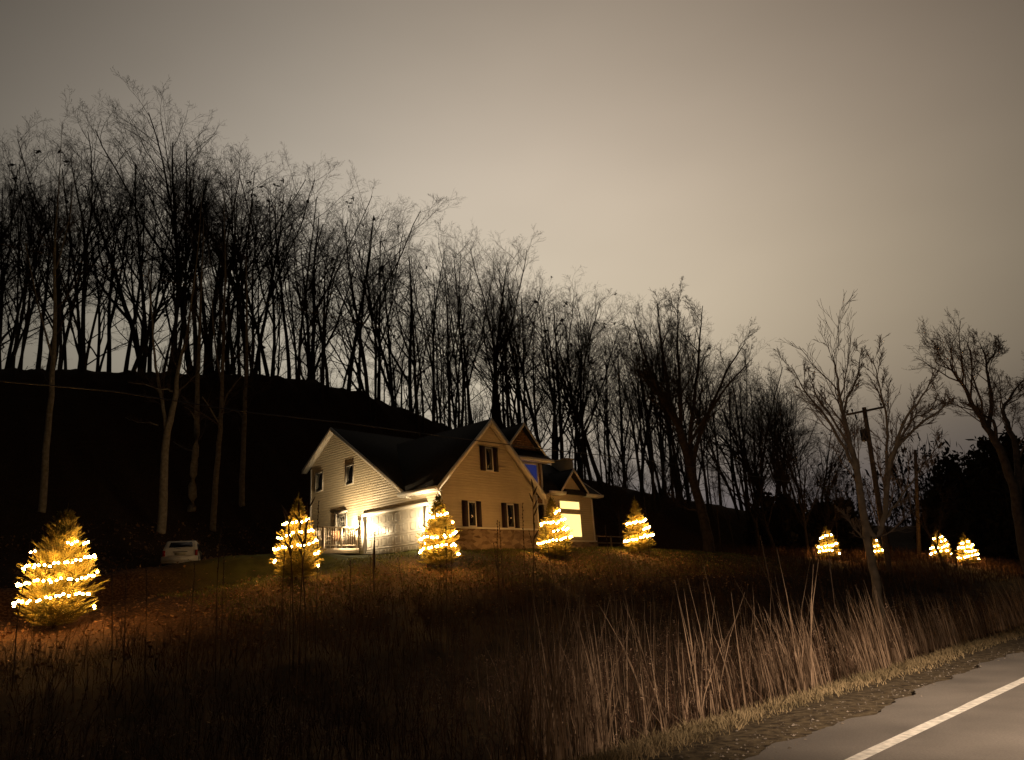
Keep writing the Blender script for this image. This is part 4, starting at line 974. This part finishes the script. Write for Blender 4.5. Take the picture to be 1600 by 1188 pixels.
# fallen leaves
b = MB()
for i in range(15000):
    s1 = R.uniform(-10, 46); t1 = R.normal(22, 3.6)
    if t1 < 19: continue
    if s1 > 13 and t1 > 24 and R.random() < .88: continue
    x, y = xy(s1, t1); z = gz(x, y)+R.uniform(.02, .10); r_ = R.uniform(.025, .07); e = R.normal(size=3); e[2] *= .5; e *= r_/np.linalg.norm(e); f = R.normal(size=3); f[2] *= .5; f *= r_*.7/np.linalg.norm(f)
    c = np.array([x, y, z]); b.add([c-e, c-f, c+e, c+f], [(0, 1, 2, 3)])
for i in range(5000):
    s1 = R.uniform(-5, 34); t1 = R.uniform(36, 52); x, y = xy(s1, t1); c = np.array([x, y, gz(x, y)+R.uniform(.02, .12)]); e = R.normal(size=3)*.05; f = R.normal(size=3)*.04; b.add([c-e, c-f, c+e, c+f], [(0, 1, 2, 3)])
o = b.build('fallen_leaves', M['leaf']); tag(o, 'brown fallen leaves scattered over the slope', 'leaves', kind='stuff')
# loose gravel where the asphalt ends
b = MB()
for i in range(4200):
    s1 = 2+60*R.random()**1.5; t1 = R.normal(4.4, .25)
    if not 3.9 < t1 < 5.4: continue
    x, y = xy(s1, t1); r_ = min(abs(R.normal())**1.6*.006+.003, .018); z = -1.60+r_*.4 if t1 < 4.2 else gz(x, y)+r_*.4
    c = np.array([x, y, z]); q = R.uniform(.6, 1.4, 3)*r_; b.add([c+[q[0], 0, 0], c+[0, q[1], 0], c-[q[0], 0, 0], c-[0, q[1], 0], c+[0, 0, q[2]*.8]], [(0, 1, 4), (1, 2, 4), (2, 3, 4), (3, 0, 4)])
o = b.build('loose_gravel', M['grit']); tag(o, 'loose gravel and grit along the broken asphalt edge', 'gravel', kind='stuff')

# tall dark stalks that stand out against the lit lawn
STK = [(345, 17, 118, 'tall'), (352, 17.3, 85, 'short'), (186, 16, 80, 'tall'), (40, 15.5, 150, 'tall'), (205, 16.5, 60, 'short'), (300, 17, 66, 'short'), (437, 18, 98, 'tall'), (462, 18.4, 150, 'branched'), (470, 18.6, 170, 'branched'), (480, 18.2, 158, 'branched'),
       (497, 18, 185, 'tall'), (456, 18, 92, 'short'), (543, 19, 62, 'tall'), (585, 25.5, 70, 'thick'), (579, 25.7, 40, 'short'), (694, 20, 78, 'tall'), (703, 20.2, 48, 'short'), (769, 20.5, 86, 'tall'), (789, 20.6, 90, 'tall'), (776, 20.6, 45, 'short'),
       (826, 20, 150, 'branched'), (818, 20, 92, 'tall'), (845, 21, 60, 'short'), (872, 21, 104, 'tall'), (884, 21, 46, 'short'), (958, 22, 40, 'short'), (974, 23, 62, 'tall'), (1018, 24, 82, 'tall'), (1205, 20, 70, 'tall'), (1290, 18, 96, 'tall'), (640, 20, 44, 'short'), (240, 16, 55, 'short')]
NEAR = {345: 'standing between the parked car and the second lit spruce'}
def where(px):
    for lim, tx in ((120, 'in front of the leftmost lit spruce'), (260, 'in the litter right of the leftmost lit spruce'), (325, 'below the parked car'), (400, 'between the parked car and the next lit spruce'),
                    (505, 'in front of the lit spruce by the deck'), (600, 'against the lawn below the deck'), (660, 'below the garage door'), (735, 'in front of the lit spruce at the garage corner'), (800, 'before the stone base of the front gable'),
                    (860, 'left of the lit spruce at the glowing window'), (900, 'in front of the lit spruce at the glowing window'), (985, 'between the house and the narrow lit spruce'), (1060, 'in front of the narrow lit spruce'), (1250, 'right of the leaning tree')):
        if px < lim: return tx
    return 'left of the roadside tree'
for i, (px, Y, hp, kd) in enumerate(STK):
    # stands in the field; height from the picture measured above the lit ground behind it
    x = at(px, 900, Y)[0]; z = gz(x, Y); bpy_ = proj((x, Y, z))[1]
    topy = {40: 845, 186: 880, 205: 890, 240: 900, 300: 890, 345: 838, 352: 868, 437: 838, 456: 840, 462: 812, 470: 800, 480: 806, 497: 792, 543: 885, 579: 870, 585: 832, 640: 880, 694: 835, 703: 870, 769: 826, 776: 860, 789: 826,
            818: 800, 826: 775, 845: 840, 872: 800, 884: 840, 958: 832, 974: 810, 1018: 790, 1205: 850, 1290: 845}.get(px, bpy_-hp)
    H = (bpy_-topy)/FPX*Y; thick = {'tall': .015, 'short': .013, 'branched': .021, 'thick': .03}[kd]
    adj = {'tall': 'tall thin dark stalk ', 'short': 'shorter dark stalk ', 'branched': 'tall branched dark stalk ', 'thick': 'thick dark seed stalk '}[kd]
    o = empty('dead_stalk', (x, Y, z), 0, label=adj+where(px), category='plant', group='dead stalks: '+adj+where(px))
    Rr = np.random.default_rng(900+i); sb = MB(); P, r = grow(Rr, (0, 0, -.1), (Rr.normal()*.02, 0, 1), H, thick, thick*.45, 8, .03, .03); sb.tube(P, r, 5)
    hd = MB(); f0 = .72 if kd != 'thick' else .35
    for f in np.linspace(f0, .99, 14 if kd != 'branched' else 8):
        p, _, d = point_on(P, r, f); q = p+rdir(d, .45, Rr)*(.05 if kd != 'branched' else .28); hd.tube([p, (p+q)/2, q], [thick*.8, thick*1.1, thick*.3], 4)
    if kd == 'thick':
        p0, _, _ = point_on(P, r, .3); p1, _, _ = point_on(P, r, .85); hd.tube([p0, (p0*2+p1)/3, (p0+p1*2)/3, p1], [.02, .055, .05, .02], 6)
    sb.build('stem', M['stalk'], o); hd.build('seed_head', M['stalk'], o)
